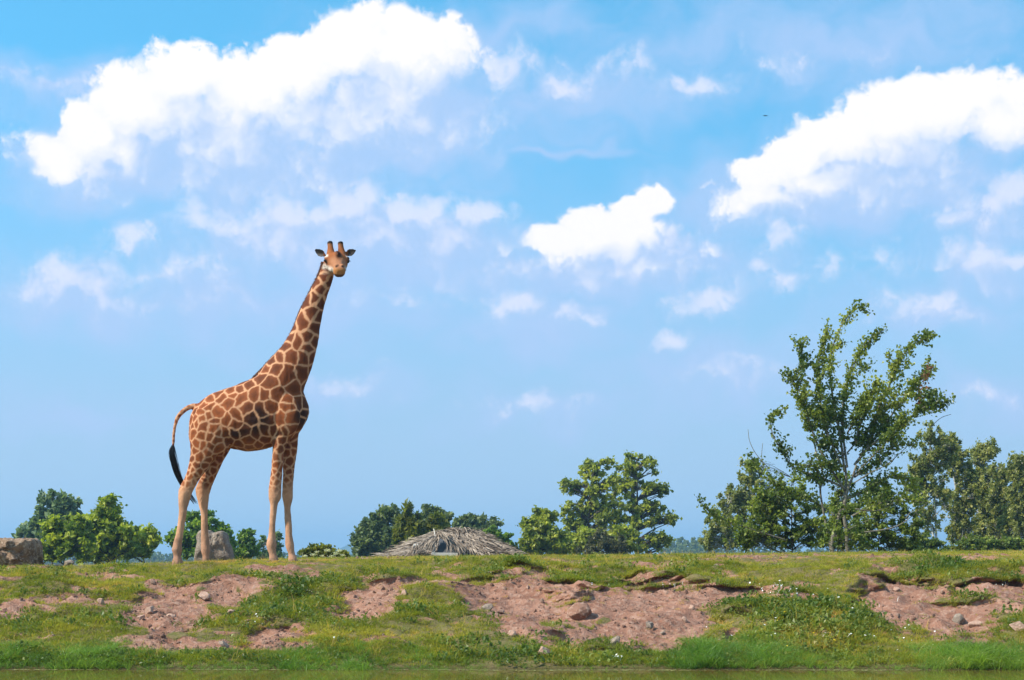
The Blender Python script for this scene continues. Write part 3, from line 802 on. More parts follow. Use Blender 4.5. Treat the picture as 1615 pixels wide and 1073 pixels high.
def round_leaves(cent, size, r):
    """ovate six-sided leaves hanging from their stalks"""
    n = len(cent); a = r.normal(size=(n, 3)); a[:, 2] -= .9; a[:, 0] += .5; a /= np.linalg.norm(a, axis=1)[:, None]
    nr = r.normal(size=(n, 3)); nr[:, 2] += .5; nr[:, 1] -= .3
    b_ = np.cross(nr, a); b_ /= np.linalg.norm(b_, axis=1)[:, None]; nn = np.cross(a, b_)
    prof = [(-.5, 0, 0), (-.3, .42, .10), (.08, .46, .12), (.55, 0, -.05), (.08, -.46, .12), (-.3, -.42, .10)]
    s_ = size[:, None]
    V = np.stack([cent + a * s_ * x + b_ * s_ * y + nn * s_ * z for x, y, z in prof], 1).reshape(-1, 3)
    i = np.arange(n)[:, None] * 6
    return V, np.concatenate([i + [[0, 1, 2, 3]], i + [[0, 3, 4, 5]]])


V, Q = round_leaves(lc, 0.060 * r.uniform(.65, 1.25, len(lc)), r)
obj('crown', mesh_np('poplar_crown', shift(V, b0), Q, M['leaf_poplar'], False, {'tone': np.repeat(np.clip(.4 + 1.0 * fbm(lc[:, 0] * 1.1, lc[:, 2] * 1.1, 2, 9) + r.normal(0, .17, len(lc)), 0, 1), 6)}), root)
dl = spline(np.array([px(u, v, PY - .3) for u, v in zp([(1005, 285), (990, 350), (975, 400), (962, 440)])]), 90) + r.normal(0, .055, (90, 3)) * .8
V, Q = round_leaves(dl, .075 * r.uniform(.6, 1.1, 90), r)
obj('dead_foliage', mesh_np('dead_foliage', shift(V, b0), Q, M['leaf_dead'], False, {'tone': r.random(90 * 6)}), root, 'withered reddish brown leaves at the right edge of the crown')

# ------------------------------------------------------------------ hills and far woods
m, b, out = mat_new('far_hillside')
geo = b.N.new('ShaderNodeNewGeometry')
n = b.noise(geo.outputs['Position'], .012, 5, .6)
principled(b, out, b.mix(b.smooth(n, .4, .6), (.035, .06, .02), (.09, .11, .04)), .95, .1)
HY = 3000
hu = np.arange(-3000, 4700, 7); hv = 876 - 6 * sstep(fbm(hu / 170., hu * 0, 4, 5), -.2, .6) - 24 * np.exp(-((hu - 575) / 42.) ** 2) - 8 * np.exp(-((hu - 650) / 60.) ** 2) + 2 * fbm(hu / 16., hu * 0, 3, 8)
rows = []
for dy, k in ((-260, 0), (-120, .55), (0, 1), (180, .6), (300, 0)):
    p = px(hu, hv, HY); zz = -2 + (p[:, 2] + 2) * k; rows.append(np.stack([p[:, 0], p[:, 1] + dy, zz], -1))
V = np.vstack(rows); n_ = len(hu); i = np.arange(n_ - 1)
Q = np.concatenate([np.stack([k * n_ + i, k * n_ + i + 1, (k + 1) * n_ + i + 1, (k + 1) * n_ + i], -1) for k in range(4)])
obj('hills', mesh_np('hills', V, Q, m), kind='structure')
r = np.random.default_rng(55)
cl, cr = [], []
for (ua, ub, va, Yd) in ((1040, 1130, 857, 620), (1070, 1120, 853, 560), (230, 620, 876, 640), (700, 900, 872, 640), (1120, 1900, 868, 640), (-600, 230, 878, 640)):
    n = int((ub - ua) / 2.2)
    for q in range(n):
        u = r.uniform(ua, ub); h = r.uniform(-4, 4)
        for t in range(5):
            cl.append(px(u + r.normal(0, 2), va + h + t * 4.5, Yd + r.uniform(-20, 20))); cr.append((1.5 + t * 1.2) * Yd / F)
obj('forest', crown_mesh('forest', np.array(cl), np.array(cr), 10, 1.0, M['leaf_dark'], 66), kind='stuff')

# ------------------------------------------------------------------ haze
m, b, out = mat_new('summer_haze')
pv = b.N.new('ShaderNodeVolumePrincipled'); pv.inputs['Density'].default_value = HAZE if 'HAZE' in globals() else 0.00042
pv.inputs['Color'].default_value = (.40, .70, 1.0, 1); pv.inputs['Anisotropy'].default_value = .2
b.L.new(pv.outputs[0], out.inputs['Volume'])
hb = 3400; z0, z1 = -2.2, 45.0
V = [(x, y, z) for z in (z0, z1) for y in (-hb, hb) for x in (-hb, hb)]
me = mesh_np('haze', V, np.array([(0, 2, 3, 1), (4, 5, 7, 6), (0, 1, 5, 4), (2, 6, 7, 3), (0, 4, 6, 2), (1, 3, 7, 5)]), m, False)
obj('haze', me, kind='stuff')
# ------------------------------------------------------------------ grass and other ground cover (scattered tufts)
def hidden_coll(name):
    return bpy.data.collections.new(name)


def proto(coll, name, me):
    o = bpy.data.objects.new(name, me); coll.objects.link(o)


def tuft_mesh(name, n, h, w, spread, lean, mat, seed, droop=.5):
    r = np.random.default_rng(seed); V = []; Q = []; T = []
    for k in range(n):
        a = r.uniform(0, 6.283); rad = spread * r.random() ** .6
        p = np.array([math.cos(a) * rad, math.sin(a) * rad, -.008])
        d = np.array([math.cos(a) * lean + r.normal(0, lean * .6), math.sin(a) * lean + r.normal(0, lean * .6), 1.0]); hh = h * r.uniform(.55, 1.2)
        q = r.uniform(0, 6.283); side = np.array([math.cos(q), math.sin(q), 0]) * w * r.uniform(.7, 1.2)
        m_ = p + d * hh * .55; out = np.array([d[0], d[1], 0]); tip = p + d * hh + out * hh * droop - np.array([0, 0, hh * droop * .25])
        i = len(V)
        V += [p - side * .5, p + side * .5, m_ - side * .42, m_ + side * .42, tip]
        Q.append((i, i + 1, i + 3, i + 2)); T.append((i + 2, i + 3, i + 4))
    return mesh_np(name, V, [np.array(Q), np.array(T)], mat, False)


def weed_mesh(name, n, h, size, mat, seed):
    r = np.random.default_rng(seed)
    c = r.normal(size=(n, 3)) * np.array([.05, .05, .3]); c[:, 2] = h * r.uniform(.1, 1, n)
    V, T = leaves(c, size * r.uniform(.6, 1.2, n), r, 1.4, 1.0)
    return mesh_np(name, V, T, mat, False)


def pebble_mesh(name, mat, seed, sub=1):
    r = np.random.default_rng(seed)
    bm = bmesh.new(); bmesh.ops.create_icosphere(bm, subdivisions=sub, radius=1)
    V = np.array([v.co for v in bm.verts]); Fc = np.array([[v.index for v in f.verts] for f in bm.faces]); bm.free()
    for k in range(9):
        nrm = r.normal(size=3); nrm /= np.linalg.norm(nrm); d = V @ nrm; lim = r.uniform(.5, .85)
        V -= np.maximum(d - lim, 0)[:, None] * nrm
    V *= np.array([1, r.uniform(.6, .9), r.uniform(.45, .7)])
    return mesh_np(name, V, Fc, mat, False)


def scatter(name, P, rot, scl, idx, tone, coll, kind='stuff', parent=None):
    me = mesh_np(name, P, [], None)
    for k, a, ty in (('scl', scl, 'FLOAT'), ('tone', tone, 'FLOAT')):
        me.attributes.new(k, ty, 'POINT').data.foreach_set('value', np.asarray(a, np.float32))
    me.attributes.new('idx', 'INT', 'POINT').data.foreach_set('value', np.asarray(idx, np.int32))
    me.attributes.new('rot', 'FLOAT_VECTOR', 'POINT').data.foreach_set('vector', np.asarray(rot, np.float32).ravel())
    o = obj(name, me, parent, kind=kind)
    ng = bpy.data.node_groups.new(name + '_scatter', 'GeometryNodeTree')
    ng.interface.new_socket('Geometry', in_out='INPUT', socket_type='NodeSocketGeometry')
    ng.interface.new_socket('Geometry', in_out='OUTPUT', socket_type='NodeSocketGeometry')
    N, L = ng.nodes, ng.links
    gi, go = N.new('NodeGroupInput'), N.new('NodeGroupOutput')
    ci = N.new('GeometryNodeCollectionInfo'); ci.inputs['Collection'].default_value = coll
    ci.inputs['Separate Children'].default_value = True; ci.inputs['Reset Children'].default_value = True
    ip = N.new('GeometryNodeInstanceOnPoints'); ip.inputs['Pick Instance'].default_value = True

    def na(k, ty):
        n = N.new('GeometryNodeInputNamedAttribute'); n.data_type = ty; n.inputs['Name'].default_value = k; return n.outputs['Attribute']
    L.new(gi.outputs[0], ip.inputs['Points']); L.new(ci.outputs[0], ip.inputs['Instance'])
    L.new(na('idx', 'INT'), ip.inputs['Instance Index']); L.new(na('rot', 'FLOAT_VECTOR'), ip.inputs['Rotation']); L.new(na('scl', 'FLOAT'), ip.inputs['Scale'])
    L.new(ip.outputs[0], go.inputs[0])
    md = o.modifiers.new('scatter', 'NODES'); md.node_group = ng
    return o


M['grass'] = leaf_mat('short_grass', (0.206, 0.241, 0.027), (0.376, 0.338, 0.049), (0.631, 0.405, 0.126), .35, True, .5, .3)
M['reed'] = leaf_mat('waterside_grass', (0.127, 0.247, 0.041), (0.269, 0.385, 0.066), (0.565, 0.514, 0.171), .35, True, .4, .4)
M['weed'] = leaf_mat('broad_weed', (0.100, 0.159, 0.028), (0.210, 0.251, 0.043), (0.332, 0.281, 0.076), .3, True, .45, .4)
gc_ = hidden_coll('grass_tufts')
for k in range(5): proto(gc_, f'tuft_{k}', tuft_mesh(f'tuft_{k}', 22, (.042, .05, .036, .06, .045)[k], .0062, .055, (.5, .7, .9, .5, .6)[k], M['grass'], 200 + k))
for k in range(3): proto(gc_, f'weed_{k}', weed_mesh(f'weed_{k}', 26, (.05, .035, .08)[k], (.022, .017, .028)[k], M['weed'], 300 + k))

proto(gc_, 'tuft_9', tuft_mesh('tuft_9', 5, .13, .0045, .05, .35, M['grass'], 299))      # dead seed stalks
r = np.random.default_rng(2024)
# candidate points, denser where the ground is near
cx = []; cy = []
for (y0, y1, hw, dens) in ((18.12, 23.2, 7.4, 620), (23.2, 27, 7.9, 430), (27, 34, 9.0, 260), (34, 46, 11, 110)):
    n = int((y1 - y0) * hw * 2 * dens); cx.append(r.uniform(-hw, hw, n)); cy.append(r.uniform(y0, y1, n))
cx = np.concatenate(cx); cy = np.concatenate(cy)
X, Yy, Z, m_ = surf(cx, cy)
thin = np.clip(.62 + .9 * fbm(cx * 1.1, cy * 1.6, 4, 61) - .25 * sstep(cy, 23, 25), .08, 1)
keep = r.random(len(cx)) < np.clip(1 - m_ * 1.25, 0, 1) * thin + .025
X, Yy, Z, m_, cx, cy = [a[keep] for a in (X, Yy, Z, m_, cx, cy)]
lush = fbm(cx * .7, cy * .9, 3, 71)
n = len(X)
isweed = r.random(n) < np.clip(.07 + .35 * lush + .45 * np.exp(-((cx - 3.3) / .95) ** 2 - ((cy - 19.5) / .95) ** 2), .02, .6) * (1 - sstep(cy, 22.5, 25) * .8)
idx_ = np.where(isweed, 6 + r.integers(0, 3, n), r.integers(0, 5, n))
stalk = (r.random(n) < .022) & ~isweed; idx_ = np.where(stalk, 5, idx_)
bushy = np.exp(-((cx - 3.3) / .95) ** 2 - ((cy - 19.5) / .95) ** 2)
scl_ = r.uniform(.6, 1.35, n) * (1 + 1.1 * bushy * r.random(n)) * (1 - .45 * m_) * (1 + .5 * np.clip(lush, -.4, .6)) * (1 - .32 * sstep(cy, 23, 25.5))
rot_ = np.stack([r.normal(0, .18, n), r.normal(0, .18, n), r.uniform(0, 6.28, n)], -1)
dry = fbm(cx * 1.8, cy * 2.4, 4, 81)
tone_ = np.clip(.38 + .75 * dry + .26 * sstep(cy, 22.5, 25) + .45 * m_ + r.normal(0, .13, n) - .45 * np.clip(lush, -.3, .5), 0, 1)
tone_ = np.where(stalk, r.uniform(.9, 1, n), tone_)
scatter('grass', np.stack([X, Yy, Z], -1), rot_, scl_, idx_, tone_, gc_)
print('grass tufts', n)

rc_ = hidden_coll('reed_tufts')
for k in range(4): proto(rc_, f'reed_{k}', tuft_mesh(f'reed_{k}', 16, (.10, .13, .16, .20)[k], .0075, .05, (.5, .65, .6, .75)[k], M['reed'], 400 + k, .7))
n = 9000
cx = r.uniform(-7.4, 7.4, n); cy = 17.98 + 1.0 * r.random(n) ** 1.1 + .15 * fbm(cx * 1.2, cx * 0 + 5, 3, 44)
lush = fbm(cx * .8, cx * 0, 3, 87) + .35 * np.exp(-((cx - 1.75) / .35) ** 2) + .75 * sstep(cx, 4.1, 4.9) + .2 * np.exp(-((cx + .2) / .8) ** 2)
X, Yy, Z, m_ = surf(cx, cy)
keep = r.random(n) < np.clip(.62 + lush + .8 * fbm(cx * 2.5, cy * 3, 3, 46) - m_ * .9, 0, 1)
X, Yy, Z, cx, cy, lush = [a[keep] for a in (X, Yy, Z, cx, cy, lush)]; n = len(X)
big = np.clip(.40 + .8 * lush + .5 * np.maximum(fbm(cx * 3, cx * 0 + 9, 3, 45), 0), .26, 1.2) * (1 - .35 * sstep(cy, 18.35, 18.8))
scatter('waterside_grass', np.stack([X, Yy, Z], -1), np.stack([r.normal(0, .15, n), r.normal(0, .15, n), r.uniform(0, 6.28, n)], -1),
        big * r.uniform(.55, 1.15, n), r.integers(0, 4, n), np.clip(.35 + .6 * fbm(cx * 2, cy * 2, 3, 99) + r.normal(0, .16, n), 0, 1), rc_)

# pale scum and fallen bits floating along the waterline
fc = hidden_coll('scum_flakes'); m, b, out = mat_new('floating_scum'); principled(b, out, (.34, .33, .12), .7, .2)
for k in range(3): proto(fc, f'flake_{k}', mesh_np(f'flake_{k}', [(-1, -.3, 0), (.2, -.5, 0), (1, .1, 0), (.1, .45, 0)], np.array([(0, 1, 2, 3)]), m, False))
n = 2600; cx = r.uniform(-7.2, 7.2, n); X, Yy, Z, m_ = surf(cx, np.full(n, 17.98)); keep = r.random(n) < np.clip(.55 + 1.3 * fbm(cx * .8, cx * 0 + 2, 3, 140), 0, 1); cx = cx[keep]; n = len(cx)
scatter('floating_scum', np.stack([cx, Yy[keep] - .02 - np.abs(r.normal(0, .05, n)), np.full(n, .004)], -1), np.stack([0 * cx, 0 * cx, r.normal(0, .5, n)], -1), r.uniform(.008, .028, n), r.integers(0, 3, n), r.random(n), fc)

# flowers: white daisies and yellow buttercups in the turf
def flower_proto(coll, name, col, rad, h):
    m, b, out = mat_new(name); principled(b, out, col, .6, .2)
    an = np.arange(8) / 8 * 6.283
    V = [(0, 0, h + rad * .35)] + [(math.cos(a) * rad, math.sin(a) * rad, h) for a in an] + [(-.0015, 0, 0), (.0015, 0, 0), (.0015, 0, h), (-.0015, 0, h)]
    T = [(0, 1 + k, 1 + (k + 1) % 8) for k in range(8)] + [(9, 10, 11), (9, 11, 12)]
    proto(coll, name, mesh_np(name, V, np.array(T), m, False))


for nm, col, spots in (('daisies', (.80, .80, .76), [(1230, 925, 40, 14, 26), (1280, 950, 40, 20, 22), (1350, 955, 60, 18, 16), (1240, 975, 50, 22, 16), (1330, 995, 50, 14, 16), (1060, 918, 20, 4, 10), (925, 918, 6, 3, 4), (1115, 1000, 26, 14, 10),
                                                          (975, 1035, 6, 2, 8), (170, 985, 90, 24, 8), (400, 975, 30, 10, 8), (540, 1003, 10, 4, 4), (480, 960, 20, 6, 4), (1580, 915, 24, 5, 8), (1430, 1000, 50, 20, 12), (950, 880, 10, 2, 2)]),
                        ('buttercups', (.75, .52, .03), [(1290, 985, 40, 16, 34), (1230, 970, 20, 12, 12), (1320, 1000, 36, 12, 22), (1215, 1025, 40, 16, 8), (1530, 1035, 10, 3, 3), (1200, 970, 20, 6, 4)])):
    fc = hidden_coll(nm + '_heads'); flower_proto(fc, nm + '_head', col, .010 if nm == 'daisies' else .009, .05)
    pts = []
    for (u, v, ru, rv, k) in spots:
        for q in range(k): pts.append(at(u + r.normal(0, ru * .6), v + 8 + r.normal(0, rv * .6)))
    pts = np.array(pts); n = len(pts)
    scatter(nm, pts, np.stack([r.normal(.5, .3, n), r.normal(-.2, .3, n), r.uniform(0, 6.28, n)], -1), r.uniform(.7, 1.3, n), np.zeros(n), r.random(n), fc)

# pebbles and clods on the bare soil
M['clod'] = rock_mat('soil_clod', (.32, .175, .125), (.21, .11, .075), (.42, .28, .215), 3)
pc_ = hidden_coll('clods')
for k in range(6): proto(pc_, f'clod_{k}', pebble_mesh(f'clod_{k}', (M['clod'], M['clod'], M['clod'], M['clod'], M['rock_pink'], M['rock_pink'])[k], 500 + k))
n = 90000
cx = r.uniform(-7.4, 7.4, n); cy = 18.6 + 17 * r.random(n) ** 2.0
X, Yy, Z, m_ = surf(cx, cy)
keep = r.random(n) < m_ ** 2 * np.clip(.5 + 1.6 * fbm(cx * 2, cy * 2, 3, 121), .05, 1)
X, Yy, Z = X[keep], Yy[keep], Z[keep]; n = len(X)
scatter('soil_clods', np.stack([X, Yy, Z], -1), r.uniform(0, 6.28, (n, 3)), np.clip(.007 * r.pareto(1.9, n) + .006, 0, .045), r.integers(0, 6, n), r.random(n), pc_)
print('clods', n)

# ------------------------------------------------------------------ stones and boulders
def rock(name, label, u, v, w, h, mat, seed, cat='stone', Y=None, depth=.8, planes=14, lo=.55, hi=.9, rough=.05, rot=None, tip=0, group=None, sub=4, sink=.25):
    """angular stone w x h photo pixels whose base centre shows at u, v"""
    r = np.random.default_rng(seed)
    p = at(u, v) if Y is None else px(u, v, Y)
    s = p[1] / F
    bm = bmesh.new(); bmesh.ops.create_icosphere(bm, subdivisions=sub, radius=1)
    V = np.array([q.co for q in bm.verts]); Fc = np.array([[q.index for q in f.verts] for f in bm.faces]); bm.free()
    for k in range(planes):
        nrm = r.normal(size=3); nrm /= np.linalg.norm(nrm); d = V @ nrm; lim = r.uniform(lo, hi)
        V -= np.maximum(d - lim, 0)[:, None] * nrm
    n_ = fbm(V[:, 0] * 2 + seed, V[:, 1] * 2 + V[:, 2] * 3, 4, seed) * rough * 2
    V = V * (1 + n_)[:, None]
    ext = V.max(0) - V.min(0); c = (V.max(0) + V.min(0)) / 2
    V = (V - c) / ext
    V = V * np.array([w * s, w * s * depth, h * s * (1 + sink)])
    if tip: ca, sa = math.cos(tip), math.sin(tip); V = np.stack([V[:, 0] * ca + V[:, 2] * sa, V[:, 1], -V[:, 0] * sa + V[:, 2] * ca], -1)
    V[:, 2] += h * s * (1 + sink) / 2 - h * s * sink
    return obj(name, mesh_np(name, V, Fc, mat, False if sub < 4 else True), None, label, cat, group, loc=p)


def outline_rock(name, label, pts, Y, depth, mat, seed, rough=.04, cat='boulder'):
    """rock whose broad face has the given outline; front and back faces are smaller and bulge"""
    P = spline(np.array(pts + pts[:1], float), 72)[:-1]
    s = Y / F; c = P.mean(0)
    rings = []; T_ = np.linspace(-1, 1, 19)
    for t in T_:
        k = (1 - abs(t) ** 4) ** .5 * .22 + .78 if abs(t) < 1 else .78
        q = px(c[0] + (P[:, 0] - c[0]) * k, c[1] + (P[:, 1] - c[1]) * k, Y); q[:, 1] += t * depth / 2; rings.append(q)
    for side in (-1, 1):       # close both faces with shrinking rings
        for f in np.linspace(.9, .04, 12):
            q = px(c[0] + (P[:, 0] - c[0]) * .78 * f, c[1] + (P[:, 1] - c[1]) * .78 * f, Y); q[:, 1] += side * (depth / 2 + .05 * (1 - f))
            (rings.append(q) if side > 0 else rings.insert(0, q))
    V = np.vstack(rings); n_ = len(P); m_ = len(rings)
    k = np.arange(m_ - 1)[:, None] * n_; j = np.arange(n_)[None]; j2 = (j + 1) % n_
    Q = np.stack([k + j, k + j2, k + n_ + j2, k + n_ + j], -1).reshape(-1, 4)
    nn = np.stack([fbm(V[:, 0] * 5 + V[:, 1] * 3 + q, V[:, 2] * 5 + V[:, 1] * 4, 5, seed + q, .6) for q in (0, 11, 23)], -1)
    V = V + nn * rough * np.array([1, 2.2, .8])
    o = px(c[0], max(q[1] for q in pts), Y)
    return obj(name, mesh_np(name, shift(V, o), Q[:, ::-1], mat, True), None, label, cat, loc=o)


outline_rock('boulder', 'big rough brown block of stone cut by the left edge of the photo', [(-60, 900), (-60, 854), (-20, 851), (20, 850), (45, 850), (56, 853), (58, 868), (57, 885), (54, 896), (20, 902)], 26, .9, M['rock_brown'], 3, .075)
outline_rock('boulder', 'grey lichen-speckled upright boulder behind the giraffe hind leg', [(309, 890), (311, 862), (314, 842), (322, 836), (330, 837), (336, 841), (345, 839), (353, 840), (360, 850), (366, 872), (367, 890), (340, 893)], 26.6, .42, M['rock_grey'], 21, .03)
rock('stone', 'small rounded grey stone on the crest right of the big brown block', 110, 893, 16, 10, M['rock_grey'], 5, Y=27)
for (u, v, w, h, l) in ((62, 897, 16, 5, 'flat rusty slab at the foot of the brown boulder, nearest to it'), (48, 898, 26, 7, 'long low rubble piece under the brown boulder edge'), (92, 895, 18, 5, 'low tan rock left of the small rounded grey stone')):
    rock('stone', l, u, v, w, h, M['rock_brown'], int(u), Y=26.4)
ST = [(234, 966, 15, 14, 'pink pointed stone in the left hollow, largest of its three', 'rock_pink', .4), (221, 980, 12, 9, 'pink rounded stone below the pointed one in the left hollow', 'rock_pink', 0),
      (271, 975, 16, 8, 'flat pale pink stone right of the pointed one in the left hollow', 'rock_pink', .1), (320, 945, 20, 13, 'pink lump under the turf lip at the right end of the left hollow', 'rock_pink', .2),
      (343, 978, 18, 11, 'brownish lump in the grass right of the left hollow', 'clod', .1), (366, 970, 14, 8, 'pale stone right of the brownish lump', 'rock_pink', -.2),
      (352, 1018, 18, 7, 'thin grey slab lying on the low bare strip at the left', 'rock_dull', .4), (160, 953, 12, 8, 'pinkish stone at the end of the short bare streak on the left', 'rock_pink', .1),
      (768, 962, 20, 10, 'dark grey stone on the left rim of the middle hollow', 'rock_dull', -.3), (785, 967, 16, 6, 'flat tan stone beside the dark grey one', 'rock_pink', -.1),
      (641, 938, 10, 8, 'small pale stone in the speckled turf left of centre', 'rock_pink', .2), (806, 1003, 14, 9, 'dark-sided stone at the foot of the middle hollow', 'rock_pink', .2),
      (858, 1031, 18, 11, 'pale pink block in the low grass near the water', 'rock_pink', .35), (968, 1017, 18, 15, 'grey rough stone standing on the bare foot of the big hollow', 'rock_dull', 0),
      (1024, 991, 15, 12, 'light grey wedge lying in the big hollow', 'rock_grey', .7), (1043, 1000, 8, 4, 'small flat stone below the light grey wedge', 'rock_dull', 0),
      (912, 975, 38, 26, 'broad pink rock slab sticking out of the left wall of the big hollow', 'clod', .35), (1082, 980, 10, 9, 'small pink stone at the right end of the big hollow', 'rock_pink', 0),
      (1512, 984, 20, 16, 'pale squared stone block in the right hollow', 'rock_grey', .3), (1536, 990, 22, 10, 'half buried pink slab right of the squared block', 'rock_pink', .1),
      (1604, 993, 26, 14, 'pale slab at the right edge of the bank', 'rock_pink', .5), (1415, 931, 12, 6, 'pink stone under the turf rim of the right hollow', 'rock_pink', 0),
      (1130, 895, 9, 5, 'pale flat stone on the upper turf right of centre', 'rock_grey', 0), (921, 897, 8, 6, 'tan stone on the upper turf above the big hollow', 'rock_pink', 0),
      (1092, 962, 10, 8, 'pinkish stone on the slope just right of the big hollow', 'rock_pink', 0), (830, 930, 6, 5, 'little tan stone high in the middle hollow', 'rock_pink', 0)]
for k, (u, v, w, h, l, mt, tip) in enumerate(ST):
    rock('stone', l, u, v, w, h, M[mt], 40 + k, tip=tip, planes=12, lo=.45, hi=.8, sub=3, rough=.03, group=None)

# ------------------------------------------------------------------ thatched hut
HYD = 52.0
hr = np.random.default_rng(31)
hz = zt((712 - U0) * HYD / F, HYD)
hb_ = np.array([(712 - U0) * HYD / F, HYD, hz])
hut = empty('thatched_hut', 'low hut under a ragged grey palm thatch roof on the crest', 'hut', hb_)
m, b, out = mat_new('dry_thatch')
t = b.attr('tone').outputs['Fac']
geo = b.N.new('ShaderNodeNewGeometry'); nz = b.noise(geo.outputs['Position'], 9, 4, .6)
col = b.mix(t, (.10, .07, .05), (.46, .37, .29)); col = b.mix(b.smooth(nz, .35, .65), b.mix(1.0, col, (.62, .6, .58), 'MULTIPLY'), col)
principled(b, out, col, .8, .2); M['thatch'] = m
m, b, out = mat_new('thatch_underlay'); geo = b.N.new('ShaderNodeNewGeometry')
principled(b, out, b.mix(b.noise(geo.outputs['Position'], 12, 5, .6), (.07, .055, .042), (.16, .13, .10)), .95, .1); M['underlay'] = m
m, b, out = mat_new('pale_weathered_wood'); geo = b.N.new('ShaderNodeNewGeometry')
principled(b, out, b.mix(b.noise(b.vec('MULTIPLY', geo.outputs['Position'], (3, 3, 20)), 1.5, 5, .6), (.40, .36, .31), (.60, .56, .50)), .85, .2); M['wood'] = m
m, b, out = mat_new('grey_mesh_screen'); geo = b.N.new('ShaderNodeNewGeometry')
principled(b, out, b.mix(b.noise(geo.outputs['Position'], 14, 3), (.055, .055, .058), (.11, .11, .115)), .6, .3); M['screen'] = m

hs = HYD / F
# roof body: a low hipped mound given by its ridge and eaves (photo pixels, depth offset in m)
def H(u, v, dy): return px(u, v, HYD + dy)
ridge = spline([H(684, 849, .1), H(700, 842, .1), H(722, 840, .2), (H(745, 841, .3)), H(768, 849, .3)], 25)
front = spline([H(603, 879, -.5), H(640, 879, -1.6), H(690, 880, -2.2), H(740, 880, -2.3), H(790, 880, -1.7), H(824, 879, -.4)], 25)
back = spline([H(603, 879, .2), H(640, 879, 1.9), H(690, 880, 2.4), H(740, 880, 2.5), H(790, 880, 2.0), H(824, 879, .3)], 25)
secs = []
for a_, b2 in ((front, ridge), (ridge, back)):
    for t_ in np.linspace(0, 1, 9)[: (8 if a_ is front else 9)]:
        secs.append(a_ + (b2 - a_) * t_ + np.array([0, 0, .10 * math.sin(math.pi * t_) * -1.0]))
V = np.vstack(secs); n_ = 25; i = np.arange(n_ - 1); kk = len(secs)
V = V + hr.normal(0, .025, V.shape)
Q = np.concatenate([np.stack([k * n_ + i, k * n_ + i + 1, (k + 1) * n_ + i + 1, (k + 1) * n_ + i], -1) for k in range(kk - 1)])
roof = obj('roof', mesh_np('roof', shift(V, hb_), Q, M['underlay']), hut)
# wall below, hidden by the crest from here
g = Geo()
ww = np.array([(x, y) for x, y in ((-1.7, -1.4), (1.7, -1.4), (1.7, 1.6), (-1.7, 1.6))])
wv = np.array([(x, y, z) for z in (0, ZC - hz - .05) for x, y in ww])
wall_me = mesh_np('wall', wv, np.array([(0, 1, 5, 4), (1, 2, 6, 5), (2, 3, 7, 6), (3, 0, 4, 7)]), M['wood'], False)
obj('wall', wall_me, hut)


def frond_at(k_):
    """root point, downslope direction on the front or side of the roof"""
    i = hr.uniform(0, 24); i0 = int(min(23, i)); f = i - i0; t_ = hr.random() ** .8
    e = front[i0] * (1 - f) + front[i0 + 1] * f; rd = ridge[i0] * (1 - f) + ridge[i0 + 1] * f
    p = e + (rd - e) * t_; d = (e - rd); d /= np.linalg.norm(d)
    return p, d, t_


def frond_strip(g, p, d, ln, w, curl, tone, spread=.45):
    side0 = np.cross(d, np.array([0, -.6, .8])); side0 /= np.linalg.norm(side0)
    d2 = d + side0 * hr.normal(0, spread); d2 /= np.linalg.norm(d2)
    up = np.cross(side0, d2); up *= np.sign(up[2] - up[1] * .6) or 1
    pts = np.array([p + d2 * ln * t_ + up * (.05 + curl * math.sin(t_ * 3.0)) + np.array([0, 0, -.12 * ln * t_ * t_]) for t_ in (0, .35, .7, 1)])
    sd = np.cross(d2, up) + up * hr.normal(0, .6); sd /= np.linalg.norm(sd)
    g.strip(pts, np.array([.6, 1, .8, .15]) * w, sd, tone)


for k in range(240):       # the blades that stand out singly
    p, d, t_ = frond_at(k); g = Geo()
    frond_strip(g, p, d, hr.uniform(.35, .8), hr.uniform(.014, .028), hr.uniform(.02, .08), hr.uniform(.3, 1))
    me = g.mesh('frond', M['thatch'], False, off=hb_)
    obj('frond', me, roof)
g = Geo()
for k in range(4200):
    p, d, t_ = frond_at(k)
    rt = sstep(p[0] - hb_[0], .1, .9)  # right side of the roof: its shade is put into a darker straw tone
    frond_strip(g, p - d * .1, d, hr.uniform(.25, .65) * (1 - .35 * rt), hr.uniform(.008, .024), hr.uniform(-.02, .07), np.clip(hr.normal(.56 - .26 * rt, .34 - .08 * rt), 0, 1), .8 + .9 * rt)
for k in range(900):        # ragged crown at the ridge and tails at both eaves
    q = hr.random(); i0 = int(hr.uniform(0, 24)); p = ridge[i0] + hr.normal(0, .05, 3)
    frond_strip(g, p, np.array([hr.normal(.2, .7), -1, -.35]) / 1.2, hr.uniform(.2, .45), hr.uniform(.008, .018), .02, np.clip(hr.normal(.45, .25), 0, 1), .5)
for k in range(500):
    p = H(hr.uniform(602, 690), 0, 0); u = hr.uniform(602, 700); p = H(u, 878 - hr.random() * 6 * sstep(u, 600, 660), hr.uniform(-2.2, -.9))
    frond_strip(g, p, np.array([-.8, -.5, -.15]), hr.uniform(.2, .5), hr.uniform(.008, .018), .01, np.clip(hr.normal(.65, .2), 0, 1), .6)
o = obj('thatch', g.mesh('thatch', M['thatch'], False, off=hb_), roof, kind='stuff')

